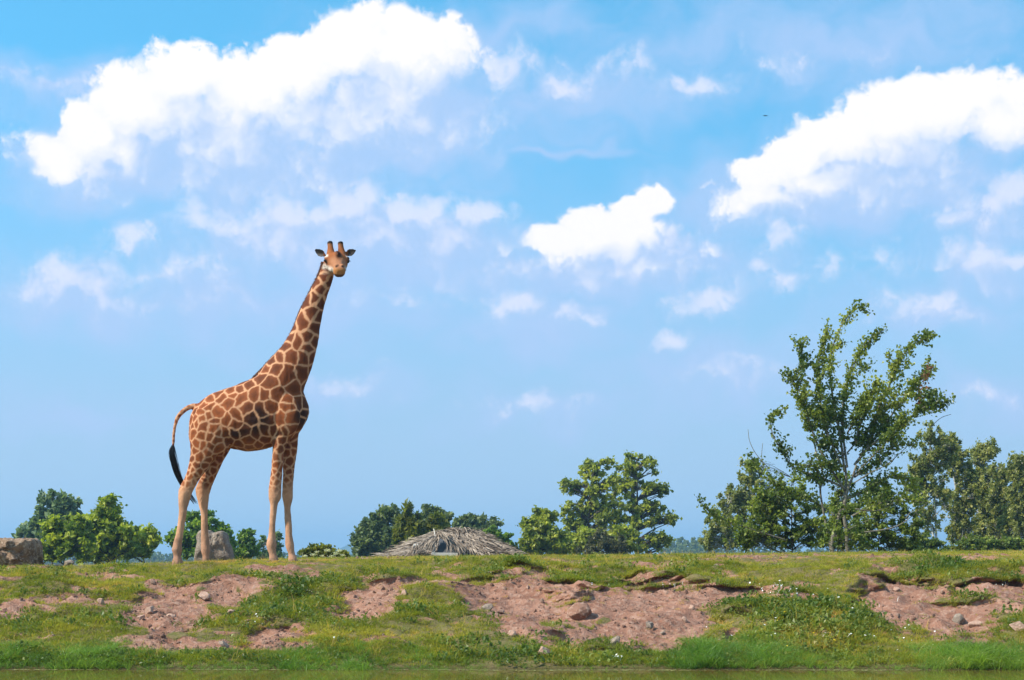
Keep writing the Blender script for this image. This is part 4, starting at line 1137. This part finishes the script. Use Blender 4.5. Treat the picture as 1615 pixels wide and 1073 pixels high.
# the opening in the front slope: dark mesh screen, white sill boards, side flaps of straw
def board(name, a, b_, w, t_, mat, parent=hut):
    a = np.asarray(a); b_ = np.asarray(b_); d = b_ - a; ln = np.linalg.norm(d); d /= ln
    yv = np.array([0, -1.0, 0]); s_ = np.cross(d, yv); s_ /= np.linalg.norm(s_)
    V = [a + d * x * ln + s_ * y * w / 2 + yv * z * t_ for x in (0, 1) for y in (-1, 1) for z in (0, 1)]
    return obj(name, mesh_np(name, shift(V, hb_), np.array([(0, 1, 3, 2), (4, 6, 7, 5), (0, 4, 5, 1), (2, 3, 7, 6), (0, 2, 6, 4), (1, 5, 7, 3)]), mat, False), parent)


sc = np.array([H(689, 872, -2.55), H(716, 872, -2.55), H(712, 850, -1.85), H(693, 850, -1.85)])
fr = np.array([0, .05, 0])
sc2 = np.vstack([sc, sc + fr])
win = obj('window', mesh_np('window', shift(sc2, hb_), np.array([(0, 1, 2, 3), (7, 6, 5, 4), (0, 4, 5, 1), (1, 5, 6, 2), (2, 6, 7, 3), (3, 7, 4, 0)]), M['screen'], False), hut)
board('sill_board', H(683, 874, -2.7), H(722, 874.5, -2.7), 4.5 * hs, .05, M['wood'])
board('sill_board', H(700, 877.5, -2.8), H(722, 877.5, -2.8), 3 * hs, .05, M['wood'])
board('door_panel', H(654.5, 874, -2.5), H(655.5, 858, -2.0), 7 * hs, .05, M['wood'])
board('door_panel', H(683, 875, -2.65), H(684.5, 861, -2.2), 5 * hs, .05, M['wood'])
board('post', H(687, 849, -1.45), H(684, 834, -.2), 1.2 * hs, .04, M['wood'])
board('post', H(696, 848, -1.7), H(698, 840, -1.0), 7 * hs, .03, M['wood'])
g = Geo()
for (u0, v0, u1, v1, n_) in ((694, 846, 672, 868, 120), (706, 845, 724, 872, 130), (716, 856, 730, 876, 90), (690, 843, 708, 852, 70), (660, 862, 650, 876, 60), (735, 860, 752, 878, 60), (676, 854, 664, 870, 60)):
    for k in range(n_):
        t_ = hr.random(); a_ = H(u0 + hr.normal(0, 3), v0 + hr.normal(0, 2), -2.0); e = H(u1 + hr.normal(0, 5), v1 + hr.normal(0, 3), -2.85)
        d = e - a_; L_ = np.linalg.norm(d); d /= L_
        frond_strip(g, a_ + d * L_ * t_ * .4, d, L_ * hr.uniform(.3, .65), hr.uniform(.008, .02), hr.uniform(0, .08), np.clip(hr.normal(.6, .25), 0, 1), .15)
obj('hanging_straw', g.mesh('hanging_straw', M['thatch'], False, off=hb_), roof, kind='stuff')

# ------------------------------------------------------------------ bird in the sky
m, b, out = mat_new('dark_plumage'); principled(b, out, (.02, .02, .022), .7, .2)
bp = px(1207, 183, 120.)
bird = obj('bird', None, None, 'tiny dark bird gliding in the blue left of the right cloud', 'bird', loc=bp)
g = Geo()
g.tube([(-.12, 0, 0), (-.06, 0, .01), (.05, 0, .01), (.12, 0, 0)], [.008, .03, .028, .006], 6)
obj('body', g.mesh('bird_body', m), bird)
for sgn in (-1, 1):
    V = []
    for x, ch, z in ((0, .05, .01), (.09, .06, .035), (.17, .035, .02), (.22, .006, 0)):
        V += [(x * sgn, -ch, z), (x * sgn, ch * .7, z), (x * sgn, 0, z + .008)]
    T = []
    for k in range(3):
        a_ = k * 3; T += [(a_, a_ + 3, a_ + 5), (a_, a_ + 5, a_ + 2), (a_ + 2, a_ + 5, a_ + 4), (a_ + 2, a_ + 4, a_ + 1), (a_ + 1, a_ + 4, a_ + 3), (a_ + 1, a_ + 3, a_)]
    obj('wing', mesh_np('bird_wing', V, np.array(T), m, False), bird)
# ------------------------------------------------------------------ giraffe
GY = 25.0
gs_ = GY / F


def G(u, v, dy=0.0): return px(u, v, GY + dy)


class Lofts:
    def __init__(self): self.V = []; self.F = []

    def loft(self, rings):
        n0 = len(self.V); seg = len(rings[0])
        for R in rings: self.V += [tuple(p) for p in R]
        n = len(rings)
        for k in range(n - 1):
            for j in range(seg):
                a = n0 + k * seg + j; b2 = n0 + k * seg + (j + 1) % seg
                self.F.append((a, b2, b2 + seg, a + seg))
        for k, rev in ((0, True), (n - 1, False)):
            c = len(self.V); self.V.append(tuple(np.mean(rings[k], 0)))
            for j in range(seg):
                a = n0 + k * seg + j; b2 = n0 + k * seg + (j + 1) % seg
                self.F.append((b2, a, c) if rev else (a, b2, c))


LF = Lofts()
AN = np.arange(28) / 28 * 2 * math.pi


def fine(rows, n=4):
    """interpolate ring tables smoothly"""
    A = np.array(rows, float); return spline(A, (len(A) - 1) * n + 1)


def hring(v, l, r_, d, dy):          # horizontal ring seen as a cut from column l to r_
    c = G((l + r_) / 2, v, dy); a = (r_ - l) / 2 * gs_
    return np.stack([c[0] + np.cos(AN) * a, c[1] + np.sin(AN) * d * gs_, np.full(28, c[2])], -1)


def vring(u, t, b2, d, dy):          # vertical ring from row t to b2
    c = G(u, (t + b2) / 2, dy); a = (b2 - t) / 2 * gs_
    # a little fuller below than above
    x = np.sin(AN) * d * gs_; z = np.cos(AN) * a
    return np.stack([np.full(28, c[0]), c[1] + x * (1 - .10 * np.cos(AN)), c[2] + z], -1)


TORSO = [(299, 664, 694, 7), (303, 650, 712, 17), (310, 639, 722, 24), (322, 629, 720, 30), (338, 619.5, 714, 35), (355, 613.5, 708, 37), (372, 608, 709, 39), (390, 600, 712, 40),
         (410, 590, 710.5, 40), (428, 582, 705, 38), (445, 580, 699, 35), (460, 588, 692, 30), (472, 604, 682, 24), (481, 624, 668, 16), (487, 640, 654, 7)]
LF.loft([vring(u, t, b2, d, 0) for u, t, b2, d in fine(TORSO)])
NECK = [(412, 510, 527, 7), (420, 507.5, 527.5, 9), (438, 500.5, 525.8, 10), (464, 486.5, 517.5, 11.5), (490, 473, 510, 13), (517, 462, 505, 15), (543, 447, 500.8, 18), (569, 424, 495, 23), (595, 403, 486.5, 29), (615, 396, 479.5, 33), (640, 402, 477, 30)]
LF.loft([hring(v, l, r_, d, 0) for v, l, r_, d in fine(NECK)])


def legz(rows, dy0, dy1):
    R = fine(rows, 3); n = len(R)
    out = []
    for k, (v, l, r_, d) in enumerate(R):
        t_ = min(1, k / (n * .55)); out.append(hring(v, l, r_, d, dy0 + (dy1 - dy0) * t_))
    x = (R[-1, 1] + R[-1, 2]) / 2
    gz = zt((x - U0) * (GY + dy1) / F, GY + dy1)
    # let the hoof reach the turf
    low = out[-1][0, 2]
    for k in range(-4, 0):
        out[k][:, 2] += (gz - .012 - low) * (k + 5) / 4
    LF.loft(out); return gz


HN = [(645, 310, 342, 10), (660, 305, 356, 15), (680, 301, 362, 17), (700, 300, 357, 16), (715, 300.5, 345, 13), (728, 299, 334, 11.5), (742, 296, 325, 10), (756, 290, 314.5, 8), (766, 284, 309, 7.5), (775, 281, 304.5, 7.5), (785, 281.5, 301, 7),
      (799, 282, 296.5, 6), (808, 282, 294.5, 5.6), (831, 279, 291, 5.6), (850, 275, 288.5, 5.8), (862, 272.5, 287, 6.8), (868, 270.5, 287, 7.6), (876, 273.5, 285.5, 6.2), (882, 272.5, 287, 7.4), (886, 271.5, 289, 8.4), (889, 271, 290, 8.6)]
HFa = [(680, 325, 366, 14), (700, 326, 366, 15), (715, 324, 359.5, 13), (735, 321, 349, 11), (752, 317, 341, 9), (763, 311, 336, 8), (771, 307.5, 333, 7.5), (782, 309.5, 330.5, 7), (795, 313, 328.5, 6), (808, 315.7, 327.5, 5.6), (830, 316.8, 328, 5.6), (846, 317, 329, 5.8),
       (860, 317, 331, 6.8), (869, 317.5, 331.5, 7), (877, 319.5, 330.5, 6.6), (885, 319, 332, 7.6)]
FN = [(648, 428, 468, 10), (668, 427, 470, 12), (687, 428.5, 462, 11.5), (700, 430, 453, 10.5), (716, 430, 447.5, 9.2), (730, 429, 446, 9), (744, 428, 445, 8.6), (760, 425.5, 444.3, 8.6), (774, 423.6, 444.2, 9.2), (786, 423.4, 443, 9), (796, 426, 438, 6.4), (810, 425.8, 436.3, 5.7),
      (831, 424.2, 434.2, 5.6), (848, 422.8, 434.2, 6), (859, 420.3, 435.6, 7.8), (867, 421.5, 435.2, 7), (874, 424.5, 436, 6.2), (880, 424.5, 439, 7.6), (885, 424, 442, 8.6)]
FF = [(655, 440, 476, 10), (672, 440, 474.5, 11.5), (690, 446, 471, 11), (707, 447, 469.5, 10), (730, 446, 465.5, 9), (756, 446, 462.6, 8.6), (772, 445.6, 462, 8.8), (785, 445.8, 461.8, 8.4), (798, 448, 458.6, 6.6), (815, 448.6, 459, 5.7), (831, 449.5, 460.4, 5.6), (848, 450, 461.6, 6),
      (859, 449.8, 463.4, 7.6), (867, 452, 464, 7), (874, 454.5, 466, 6.2), (879, 454.5, 469, 7.6), (882.5, 454, 472, 8.6)]
foot_z = [legz(HN, -.20, -.22), legz(HFa, .20, .22), legz(FN, -.16, -.17), legz(FF, .16, .17)]
# tail
TP = spline([G(318, 641, 0), G(304, 641, -.02), G(292, 646, -.04), (G(280, 659, -.06)), G(274.5, 680, -.08), G(273, 704, -.08)], 26)
tr_ = np.linspace(5.2, 2.2, 26) * gs_
tt = np.gradient(TP, axis=0); tt /= np.linalg.norm(tt, axis=1)[:, None]
sd = np.cross(tt, [0, 1, 0]); sd /= np.linalg.norm(sd, axis=1)[:, None]
LF.loft([TP[k] + tr_[k] * (np.cos(AN)[:, None] * sd[k] + np.sin(AN)[:, None] * np.array([0, 1, 0])) for k in range(26)])
# head
hd_o = G(531, 411.5, -.10)
hf = np.array([.20, -.90, -.36]); hf /= np.linalg.norm(hf)
hs_ = np.array([.97, .215, .02]); hs_ -= hs_.dot(hf) * hf; hs_ /= np.linalg.norm(hs_)
hn = np.cross(hf, hs_); hn *= np.sign(hn[2])


def HP(t_, s_, n_): return hd_o + hf * t_ + hs_ * s_ + hn * n_


def hdring(t_, w, h, off, sq=.0):
    ca, sa = np.cos(AN), np.sin(AN)
    k = 1 + sq * np.abs(np.sin(2 * AN)) * .18
    return np.array([HP(t_, w * c * kk * (1 - .16 * max(0, -s2)), off + h * s2 * kk) for c, s2, kk in zip(ca, sa, k)])


HEAD = [(-.20, .045, .06, -.05), (-.15, .085, .10, -.045), (-.08, .128, .130, -.03), (0, .162, .142, -.025), (.06, .150, .135, -.035), (.12, .118, .122, -.045), (.19, .088, .104, -.058), (.26, .076, .088, -.070), (.32, .082, .082, -.078), (.37, .088, .080, -.082), (.41, .074, .066, -.082), (.435, .040, .036, -.082)]
LF.loft([hdring(*r4, sq=.6) for r4 in fine(HEAD, 3)])


def blob(c, rad, axes=None):
    rings = []
    A = np.eye(3) if axes is None else np.array(axes)
    for ph in np.linspace(-1.45, 1.45, 11):
        rings.append(np.array([c + A.T @ (np.array([math.cos(a) * math.cos(ph), math.sin(a) * math.cos(ph), math.sin(ph)]) * rad) for a in AN]))
    LF.loft(rings)


hax = [hs_, hf, hn]
for sg in (-1, 1):
    blob(HP(.005, .142 * sg, .034), np.array([.044, .062, .036]), hax)       # brow over the eye
    blob(HP(.34, .040 * sg, .005), np.array([.030, .04, .022]), hax)        # nostril rims
    blob(HP(.10, .085 * sg, -.09), np.array([.045, .12, .06]), hax)         # cheeks
    # horns
    p0 = HP(-.06, .078 * sg, .07); p1 = G(520.4 if sg < 0 else 536.8, 381.5, -.02)
    ax = p1 - p0; ax_l = np.linalg.norm(ax); ax /= ax_l
    e1 = np.cross(ax, [0, 1, 0]); e1 /= np.linalg.norm(e1); e2 = np.cross(ax, e1)
    LF.loft([p0 + ax * ax_l * t_ + rr * (np.cos(AN)[:, None] * e1 + np.sin(AN)[:, None] * e2) for t_, rr in ((0, .072), (.25, .056), (.55, .043), (.8, .041), (.93, .043), (1, .034))])
    # ears: cupped leaves
    base = G(512.5 if sg < 0 else 545.5, 403.5 if sg < 0 else 402, .02); tip = G(496.4 if sg < 0 else 561.6, 394.2 if sg < 0 else 395, .0)
    ax = tip - base; L_ = np.linalg.norm(ax); ax /= L_
    wd = np.cross(ax, [0, 1, 0]); wd /= np.linalg.norm(wd); th = np.array([0, 1.0, 0])
    rings = []
    for t_, w in ((-.15, .016), (0, .026), (.2, .048), (.45, .060), (.7, .047), (.9, .022), (1.0, .010)):
        c = base + ax * L_ * t_
        rings.append(np.array([c + wd * math.cos(a) * w + th * (math.sin(a) * .015 + .03 * math.cos(a) ** 2 * (-1)) for a in AN]))
    LF.loft(rings)
blob(HP(.05, 0, .105), np.array([.050, .075, .050]), hax)                    # forehead boss
# shoulder, haunch and chest muscles
blob(G(452, 655, -.26), np.array([.20, .10, .30])); blob(G(333, 668, -.24), np.array([.22, .10, .28]))
blob(G(452, 655, .26), np.array([.20, .10, .30])); blob(G(333, 668, .24), np.array([.22, .10, .28]))
blob(G(346, 700, -.20), np.array([.14, .10, .16]))

me = bpy.data.meshes.new('giraffe_raw'); me.from_pydata(LF.V, [], LF.F); me.update()
raw = bpy.data.objects.new('giraffe_raw', me); C.objects.link(raw)
md = raw.modifiers.new('r', 'REMESH'); md.mode = 'VOXEL'; md.voxel_size = .0125; md.adaptivity = 0
md = raw.modifiers.new('s', 'SMOOTH'); md.factor = .5; md.iterations = 5
dg = bpy.context.evaluated_depsgraph_get()
gm = bpy.data.meshes.new_from_object(raw.evaluated_get(dg))
bpy.data.objects.remove(raw); gm.name = 'giraffe'
nv = len(gm.vertices); GV = np.empty(nv * 3, np.float32); gm.vertices.foreach_get('co', GV); GV = GV.reshape(-1, 3).astype(float)
GN = np.empty(nv * 3, np.float32); gm.vertices.foreach_get('normal', GN); GN = GN.reshape(-1, 3).astype(float)
print('giraffe verts', nv)
_sk = .010 * fbm(GV[:, 0] * 7 + GV[:, 1] * 5, GV[:, 2] * 5, 3, 301) + .005 * fbm(GV[:, 0] * 30 + GV[:, 1] * 18, GV[:, 2] * 9 - GV[:, 1] * 11, 3, 303)
_hd = sstep(GV[:, 2], ZC + (HZ - 440) * gs_, ZC + (HZ - 455) * gs_)
GV = GV + GN * (_sk * (.25 + .75 * _hd))[:, None]
gu = U0 + F * GV[:, 0] / GY; gv = HZ - F * (GV[:, 2] - ZC) / GY; gd = GV[:, 1] - GY      # coat coordinates in photo units at the giraffe's own distance

# patch centres, near side taken from the coat itself, the rest filled in by spacing
A1 = [(1000, 300), (950, 335), (1040, 325), (992, 378), (900, 440), (955, 425), (985, 455), (937, 522), (972, 545), (872, 570), (850, 692), (912, 672), (945, 690), (802, 678), (775, 727), (735, 785), (808, 780), (890, 785), (932, 785), (682, 815), (655, 850), (625, 852),
      (710, 865), (785, 900), (880, 890), (630, 918), (590, 890), (520, 932), (680, 946), (555, 957), (505, 977), (457, 990), (832, 985), (600, 1022), (663, 1020), (735, 1022), (512, 1042), (365, 1010), (435, 1060), (320, 1040), (465, 1015), (405, 1030), (790, 1055), (1010, 250), (1030, 400), (960, 610), (915, 730)]
A2 = [(395, 110), (295, 150), (330, 157), (285, 185), (290, 217), (330, 205), (371, 180), (425, 152), (500, 110), (530, 168), (480, 202), (437, 226), (565, 225), (622, 175), (700, 97), (745, 150), (660, 165), (785, 215), (710, 225), (660, 232), (245, 222), (235, 257), (297, 266),
      (266, 240), (360, 232), (360, 270), (383, 300), (335, 320), (295, 310), (240, 300), (222, 300), (465, 295), (525, 290), (590, 300), (637, 290), (675, 280), (710, 292), (737, 287), (770, 282), (842, 182), (822, 235), (690, 347), (732, 335), (767, 330), (265, 352), (295, 365), (335, 372), (372, 340), (322, 402),
      (280, 422), (250, 390), (230, 440), (590, 362), (540, 372), (490, 357), (810, 130), (840, 140), (420, 300), (470, 250)]
S2 = [(250 + a / 3.831, 360 + c / 3.831) for a, c in A1] + [(240 + a / 3.461, 600 + c / 3.461) for a, c in A2]
near = np.where((GN[:, 1] < .15) & (gd < .02))[0]
seeds = []
for (u, v) in S2:
    k = near[np.argmin((gu[near] - u) ** 2 + (gv[near] - v) ** 2)]; seeds.append(GV[k])
S_ = []
for q in seeds:
    if all(np.linalg.norm(q - w) > .075 for w in S_): S_.append(q)
S_ = np.array(S_)


def spacing(u, v):       # patch spacing in m by place
    s0 = np.full(np.shape(u), .185)
    s0 = np.where(v < 470, .14, s0)
    s0 = np.where((v > 560) & (v < 690), .19, s0)
    s0 = np.where((u < 330) & (v > 600), .13, s0)
    s0 = np.where(v > 690, .125 - .055 * np.clip((v - 690) / 60, 0, 1), s0)
    s0 = np.where((u < 300) & (v < 715), .045, s0)
    return s0


gr = np.random.default_rng(99)
order = gr.permutation(nv)[:26000]
sp_all = spacing(gu, gv)
S_ = list(S_); arr = np.array(S_)
for k in order:
    if gv[k] > 795 or (gv[k] < 432 and gd[k] < -.05): continue
    d2 = ((arr - GV[k]) ** 2).sum(1).min()
    lim = sp_all[k] * (.95 if not (near.size and gd[k] < 0 and GN[k, 1] < .2 and gv[k] < 690) else 1.04)
    if d2 > lim * lim:
        S_.append(GV[k]); arr = np.array(S_)
print('coat patches', len(S_))
arr = np.array(S_)
jit = np.stack([fbm(GV[:, 0] * 9 + GV[:, 1] * 5, GV[:, 2] * 9, 3, 7), 0 * gu, fbm(GV[:, 0] * 9 - GV[:, 1] * 6 + 50, GV[:, 2] * 9, 3, 8)], -1) * .044
Q_ = GV + jit
edge = np.empty(nv); own = np.empty(nv, int)
for c0 in range(0, nv, 8000):
    D2 = ((Q_[c0:c0 + 8000, None] - arr[None]) ** 2).sum(2)
    ii = np.argpartition(D2, 4, axis=1)[:, :4]
    dd = np.take_along_axis(D2, ii, 1); o_ = np.argsort(dd, 1); ii = np.take_along_axis(ii, o_, 1); dd = np.take_along_axis(dd, o_, 1)
    own[c0:c0 + 8000] = ii[:, 0]
    e = np.full(len(dd), 9.0)
    for q in range(1, 4):
        L_ = np.linalg.norm(arr[ii[:, 0]] - arr[ii[:, q]], axis=1) + 1e-6
        e = np.minimum(e, (dd[:, q] - dd[:, 0]) / (2 * L_))
    edge[c0:c0 + 8000] = e
# half gap between patches
gap = np.full(nv, .0125)
gap = np.where(gv < 600, .0125 + .006 * sstep(gv, 600, 520), gap)
gap = np.where(gv > 690, .012, gap)
patch = sstep(edge, gap - .008, gap + .008)
# legs pale below the knee, belly pale between the spots
leg_fade = 1 - sstep(gv + 16 * fbm(GV[:, 0] * 8, GV[:, 2] * 8, 2, 17), 752, 792)
patch = patch * leg_fade
tone = gr.random(len(arr))[own]
core = sstep(edge, .02, .075)
c_tan = np.array([.56, .285, .150]); c_leg = np.array([.50, .265, .155]); c_patch = np.array([.185, .050, .017]); c_dark = np.array([.024, .010, .006]); c_body = np.array([.245, .066, .019])
nz = fbm(GV[:, 0] * 5, GV[:, 2] * 5 + GV[:, 1] * 4, 4, 19)
base = c_tan[None] * (1 + .16 * nz[:, None])
lower = sstep(gv, 740, 830)[:, None]; base = base * (1 - lower) + c_leg * (1 + .5 * nz[:, None] + .25 * fbm(GV[:, 0] * 22, GV[:, 2] * 14, 3, 37)[:, None]) * lower
body_mix = sstep(gv, 560, 640)[:, None]
pc = c_patch * (1 - body_mix) + c_body * body_mix
pc = pc * (.78 + .42 * tone[:, None]) * (1 + .25 * nz[:, None])
pc = pc * (1 - .38 * core[:, None])
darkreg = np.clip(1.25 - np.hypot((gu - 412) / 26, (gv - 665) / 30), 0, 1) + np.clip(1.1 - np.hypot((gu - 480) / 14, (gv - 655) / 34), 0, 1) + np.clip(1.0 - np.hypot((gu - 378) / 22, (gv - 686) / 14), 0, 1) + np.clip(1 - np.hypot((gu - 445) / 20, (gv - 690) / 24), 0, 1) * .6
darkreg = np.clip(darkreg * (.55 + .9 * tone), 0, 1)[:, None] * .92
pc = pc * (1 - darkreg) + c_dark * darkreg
pale = np.clip(1.2 - np.hypot((gu - 405) / 40, (gv - 716) / 16), 0, 1)[:, None] * .35
pc = pc * (1 - pale) + c_tan * .8 * pale
col = base * (1 - patch[:, None]) + pc * patch[:, None]
# chest front edge dark
# knees and hocks a little darker, feet dusty pink, hooves dark
for (u, v, w) in ((438, 790, 7), (457, 792, 6)):
    k = np.clip(1.3 - np.hypot((gu - u) / w, (gv - v) / 9), 0, 1)[:, None] * .35; col = col * (1 - k) + np.array([.22, .13, .09]) * k
feet = sstep(gv, 835, 868)[:, None]; col = col * (1 - feet * .5) + np.array([.36, .19, .125]) * (1 + .3 * nz[:, None]) * feet * .5
hoofz = np.full(nv, 9.0)
for gz, (ul, uh), sgn in zip(foot_z, ((262, 298), (312, 342), (415, 446.5), (446.5, 480)), (-1, 1, -1, 1)):
    sel = (gu > ul) & (gu < uh) & (gv > 840); hoofz[sel] = GV[sel, 2] - gz
hf_ = (1 - sstep(hoofz, .045, .06))[:, None] * .45; col = col * (1 - hf_) + np.array([.17, .11, .085]) * hf_

# tail: small spots, dark end
# ---- head colouring in head coordinates
rel = GV - hd_o; ht, hs2, hn2 = rel @ hf, rel @ hs_, rel @ hn
hm = (gv < 446) & (gd < .2) & (ht > -.30)
isneck = np.maximum(sstep(-hn2, .10, .15) * sstep(-ht, -.10, .02), sstep(-ht, .10, .17) * sstep(-hn2, .02, .08))
isneck = np.maximum(isneck, sstep(-hn2, .17, .21) * (ht < .2))
face = np.tile(np.array([.29, .092, .028]), (nv, 1)) * (1 + .4 * nz[:, None])


def blend(w, c):
    global face
    w = np.clip(w, 0, 1)[:, None]; face = face * (1 - w) + np.array(c) * w


blend(sstep(ht, .06, .16) * .7, (.40, .185, .095))                                            # paler nose bridge
blend(sstep(-hn2, .03, .09) * sstep(ht, -.14, -.02) * (1 - sstep(ht, .24, .31)), (.58, .50, .42))       # pale cheeks
blend((np.abs(fbm(ht * 16, hn2 * 22 + hs2 * 9, 3, 23)) < .09) * sstep(-hn2, .03, .09) * (1 - sstep(ht, .2, .3)) * .75, (.12, .085, .07))
blend(1.7 * (1 - np.hypot((hs2 - .015) / .060, (ht - .04) / .17)) * sstep(hn2, -.02, .03), (.045, .014, .008))     # dark forehead blaze
for sg in (-1, 1):
    blend(1.7 * (1 - np.sqrt(((ht - .02) / .085) ** 2 + ((hs2 - .160 * sg) / .075) ** 2 + ((hn2 + .008) / .055) ** 2)), (.035, .026, .022))
    blend(1.6 * (1 - np.sqrt(((ht + .01) / .07) ** 2 + ((hs2 - .155 * sg) / .07) ** 2 + ((hn2 - .066) / .030) ** 2)), (.66, .55, .46))
    blend(1.8 * (1 - np.sqrt(((ht - .375) / .030) ** 2 + ((hs2 - .040 * sg) / .028) ** 2 + ((hn2 + .014) / .036) ** 2)), (.03, .014, .010))
blend(sstep(ht, .27, .33) * sstep(-hn2, .015, .04) * .9, (.42, .175, .055))                                   # tan muzzle
blend((1 - np.abs(hn2 + .118 + .1 * hs2 ** 2) / .011) * sstep(ht, .28, .34) * 1.4, (.05, .028, .02))      # mouth line
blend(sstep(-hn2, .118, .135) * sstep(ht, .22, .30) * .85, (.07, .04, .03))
kk = sstep(gv, 424, 428)
w = (hm * (1 - isneck))[:, None]
col = col * (1 - w) + face * w
horn = (gv < 391) & (ht < .03) & (np.abs(gu - 528.6) < 14) & (gv < 390)
col[horn] = np.array([.26, .095, .032]) * (1 + .3 * nz[horn, None])
tipm = sstep(-gv, -387, -384.5)[:, None] * horn[:, None]
col = col * (1 - tipm) + np.array([.020, .013, .011]) * tipm
ear = ((gu < 510.5) | (gu > 549.0)) & (gv > 388) & (gv < 411) & (gd > -.1 - .05)
inner = np.array([.045, .034, .028])
el = np.where(gu < 529, (512.5 - gu) / 16.1, (gu - 545.5) / 16.1)
rim = np.clip(np.abs(fbm(GV[:, 0] * 14, GV[:, 2] * 14, 2, 29)) * 3, 0, 1)
rw = (sstep(rim, .55, .9) * sstep(gv, 398, 406))[:, None]
ec = inner * (1 - .6 * rw) + np.array([.50, .42, .36]) * .6 * rw
back_ = (GN[:, 1] > .1)[:, None]
ec = np.where(back_, np.array([.36, .20, .11]), ec)
col[ear] = ec[ear]
col = np.clip(col, .008, .9)
at_ = gm.attributes.new('coat', 'FLOAT_COLOR', 'POINT'); at_.data.foreach_set('color', np.concatenate([col, np.ones((nv, 1))], 1).astype(np.float32).ravel())
gm.polygons.foreach_set('use_smooth', np.ones(len(gm.polygons), bool))
m, b, out = mat_new('giraffe_coat')
ca = b.attr('coat').outputs['Color']; geo = b.N.new('ShaderNodeNewGeometry')
n1 = b.noise(b.vec('MULTIPLY', geo.outputs['Position'], (1, 1, .35)), 120, 3, .6); n2 = b.noise(geo.outputs['Position'], 16, 4, .6)
cc = b.mix(1.0, ca, b.mix(n1, (.82, .82, .82), (1.16, 1.16, 1.16)), 'MULTIPLY')
p = principled(b, out, cc, .70, .12, b.bump(b.math('ADD', b.math('MULTIPLY', n1, .25), n2), .35, .02))
p.inputs['Sheen Weight'].default_value = .03; p.inputs['Sheen Roughness'].default_value = .5
gm.materials.clear(); gm.materials.append(m)
gb = np.array([G(370, 885)[0], GY, float(np.mean(foot_z))])
gm.vertices.foreach_set('co', (GV - gb).astype(np.float32).ravel()); gm.update()
gir = obj('giraffe', gm, None, 'tall brown patched giraffe standing side-on with its face turned to the camera', 'giraffe', loc=gb)

# eyes
m, b, out = mat_new('dark_eye'); principled(b, out, (.012, .009, .008), .08, .6)
for sg in (-1, 1):
    c = HP(.024, .152 * sg, .002) - gb
    bm = bmesh.new(); bmesh.ops.create_uvsphere(bm, u_segments=16, v_segments=10, radius=.034)
    for v_ in bm.verts: v_.co = Vector(c) + v_.co
    em = bpy.data.meshes.new('eye'); bm.to_mesh(em); bm.free()
    em.polygons.foreach_set('use_smooth', np.ones(len(em.polygons), bool)); em.materials.append(m)
    obj('eye', em, gir)
m, b, out = mat_new('black_hair'); principled(b, out, (.012, .011, .012), .45, .4); M['hair'] = m
for sg in (-1, 1):      # lashes
    g = Geo()
    for k in range(14):
        f = k / 13 - .5
        a_ = HP(.030 + f * .05, .164 * sg, .022 - abs(f) * .012); e = a_ + hs_ * .030 * sg + hf * (.012 + f * .03) - hn * .012
        g.tube([a_, (a_ + e) / 2 + hn * .004, e], [.0035, .003, .001], 3, cap=False)
    obj('eyelash', g.mesh('eyelash', M['hair'], off=gb), gir, kind=None)
# mane: short upright bristles along the back of the neck
m, b, out = mat_new('brown_mane'); t = b.attr('tone').outputs['Fac']; principled(b, out, b.mix(t, (.10, .036, .016), (.24, .095, .038)), .7, .2)
MP = spline([G(u, v) for u, v in ((511, 414), (509, 420), (502, 438), (488.5, 464), (475, 490), (464, 517), (449.5, 543), (427, 567), (412, 583), (398, 596))], 400)
g = Geo(); mr = np.random.default_rng(8)
td = np.gradient(MP, axis=0); td /= np.linalg.norm(td, axis=1)[:, None]
nd = np.stack([-td[:, 2], 0 * td[:, 0], td[:, 0]], -1); nd *= np.sign(-nd[:, :1])
for k in range(5200):
    i = int(mr.uniform(0, 400)); h = .034 * mr.uniform(.4, 1.2) * (1 - .92 * (i / 400) ** 2) ; y = mr.normal(0, .016)
    p = MP[i] - nd[i] * .012 + np.array([0, y, 0]); e = p + nd[i] * (h + .012) - td[i] * h * -.15 + mr.normal(0, .006, 3)
    s2 = td[i] * mr.uniform(.003, .006)
    g.strip(np.array([p, (p + e) / 2, e]), [1, .9, .2], s2 if mr.random() < .5 else np.array([0, .005, 0]), mr.random())
obj('mane', g.mesh('mane', m, False, off=gb), gir)
# tail tuft: long black hair that swings back under the hocks
g = Geo()
TC = spline([G(273, 700, -.08), G(271.5, 714, -.08), G(276.5, 736, -.06), (G(284, 757, .0)), G(296, 777, .06), G(305, 790, .08), G(310, 796, .08)], 40)
for k in range(520):
    ln = mr.uniform(.34, .62) if k > 40 else mr.uniform(.8, 1.0)
    n_ = max(6, int(40 * ln)); off_ = mr.normal(0, 1, 3) * np.array([2.6, 2.2, 2.2]) * gs_
    t_ = np.linspace(0, 1, n_)
    pth = TC[:n_] + off_[None] * (np.sin(np.minimum(t_ * 1.5, 1.25) * 1.45) * (1 - .45 * t_))[:, None] + np.array([1.0, 0, -.4]) * 0
    g.tube(pth[::2], np.linspace(.0062, .0014, len(pth[::2])), 3, cap=False)
obj('tail_tuft', g.mesh('tail_tuft', M['hair'], off=gb), gir)
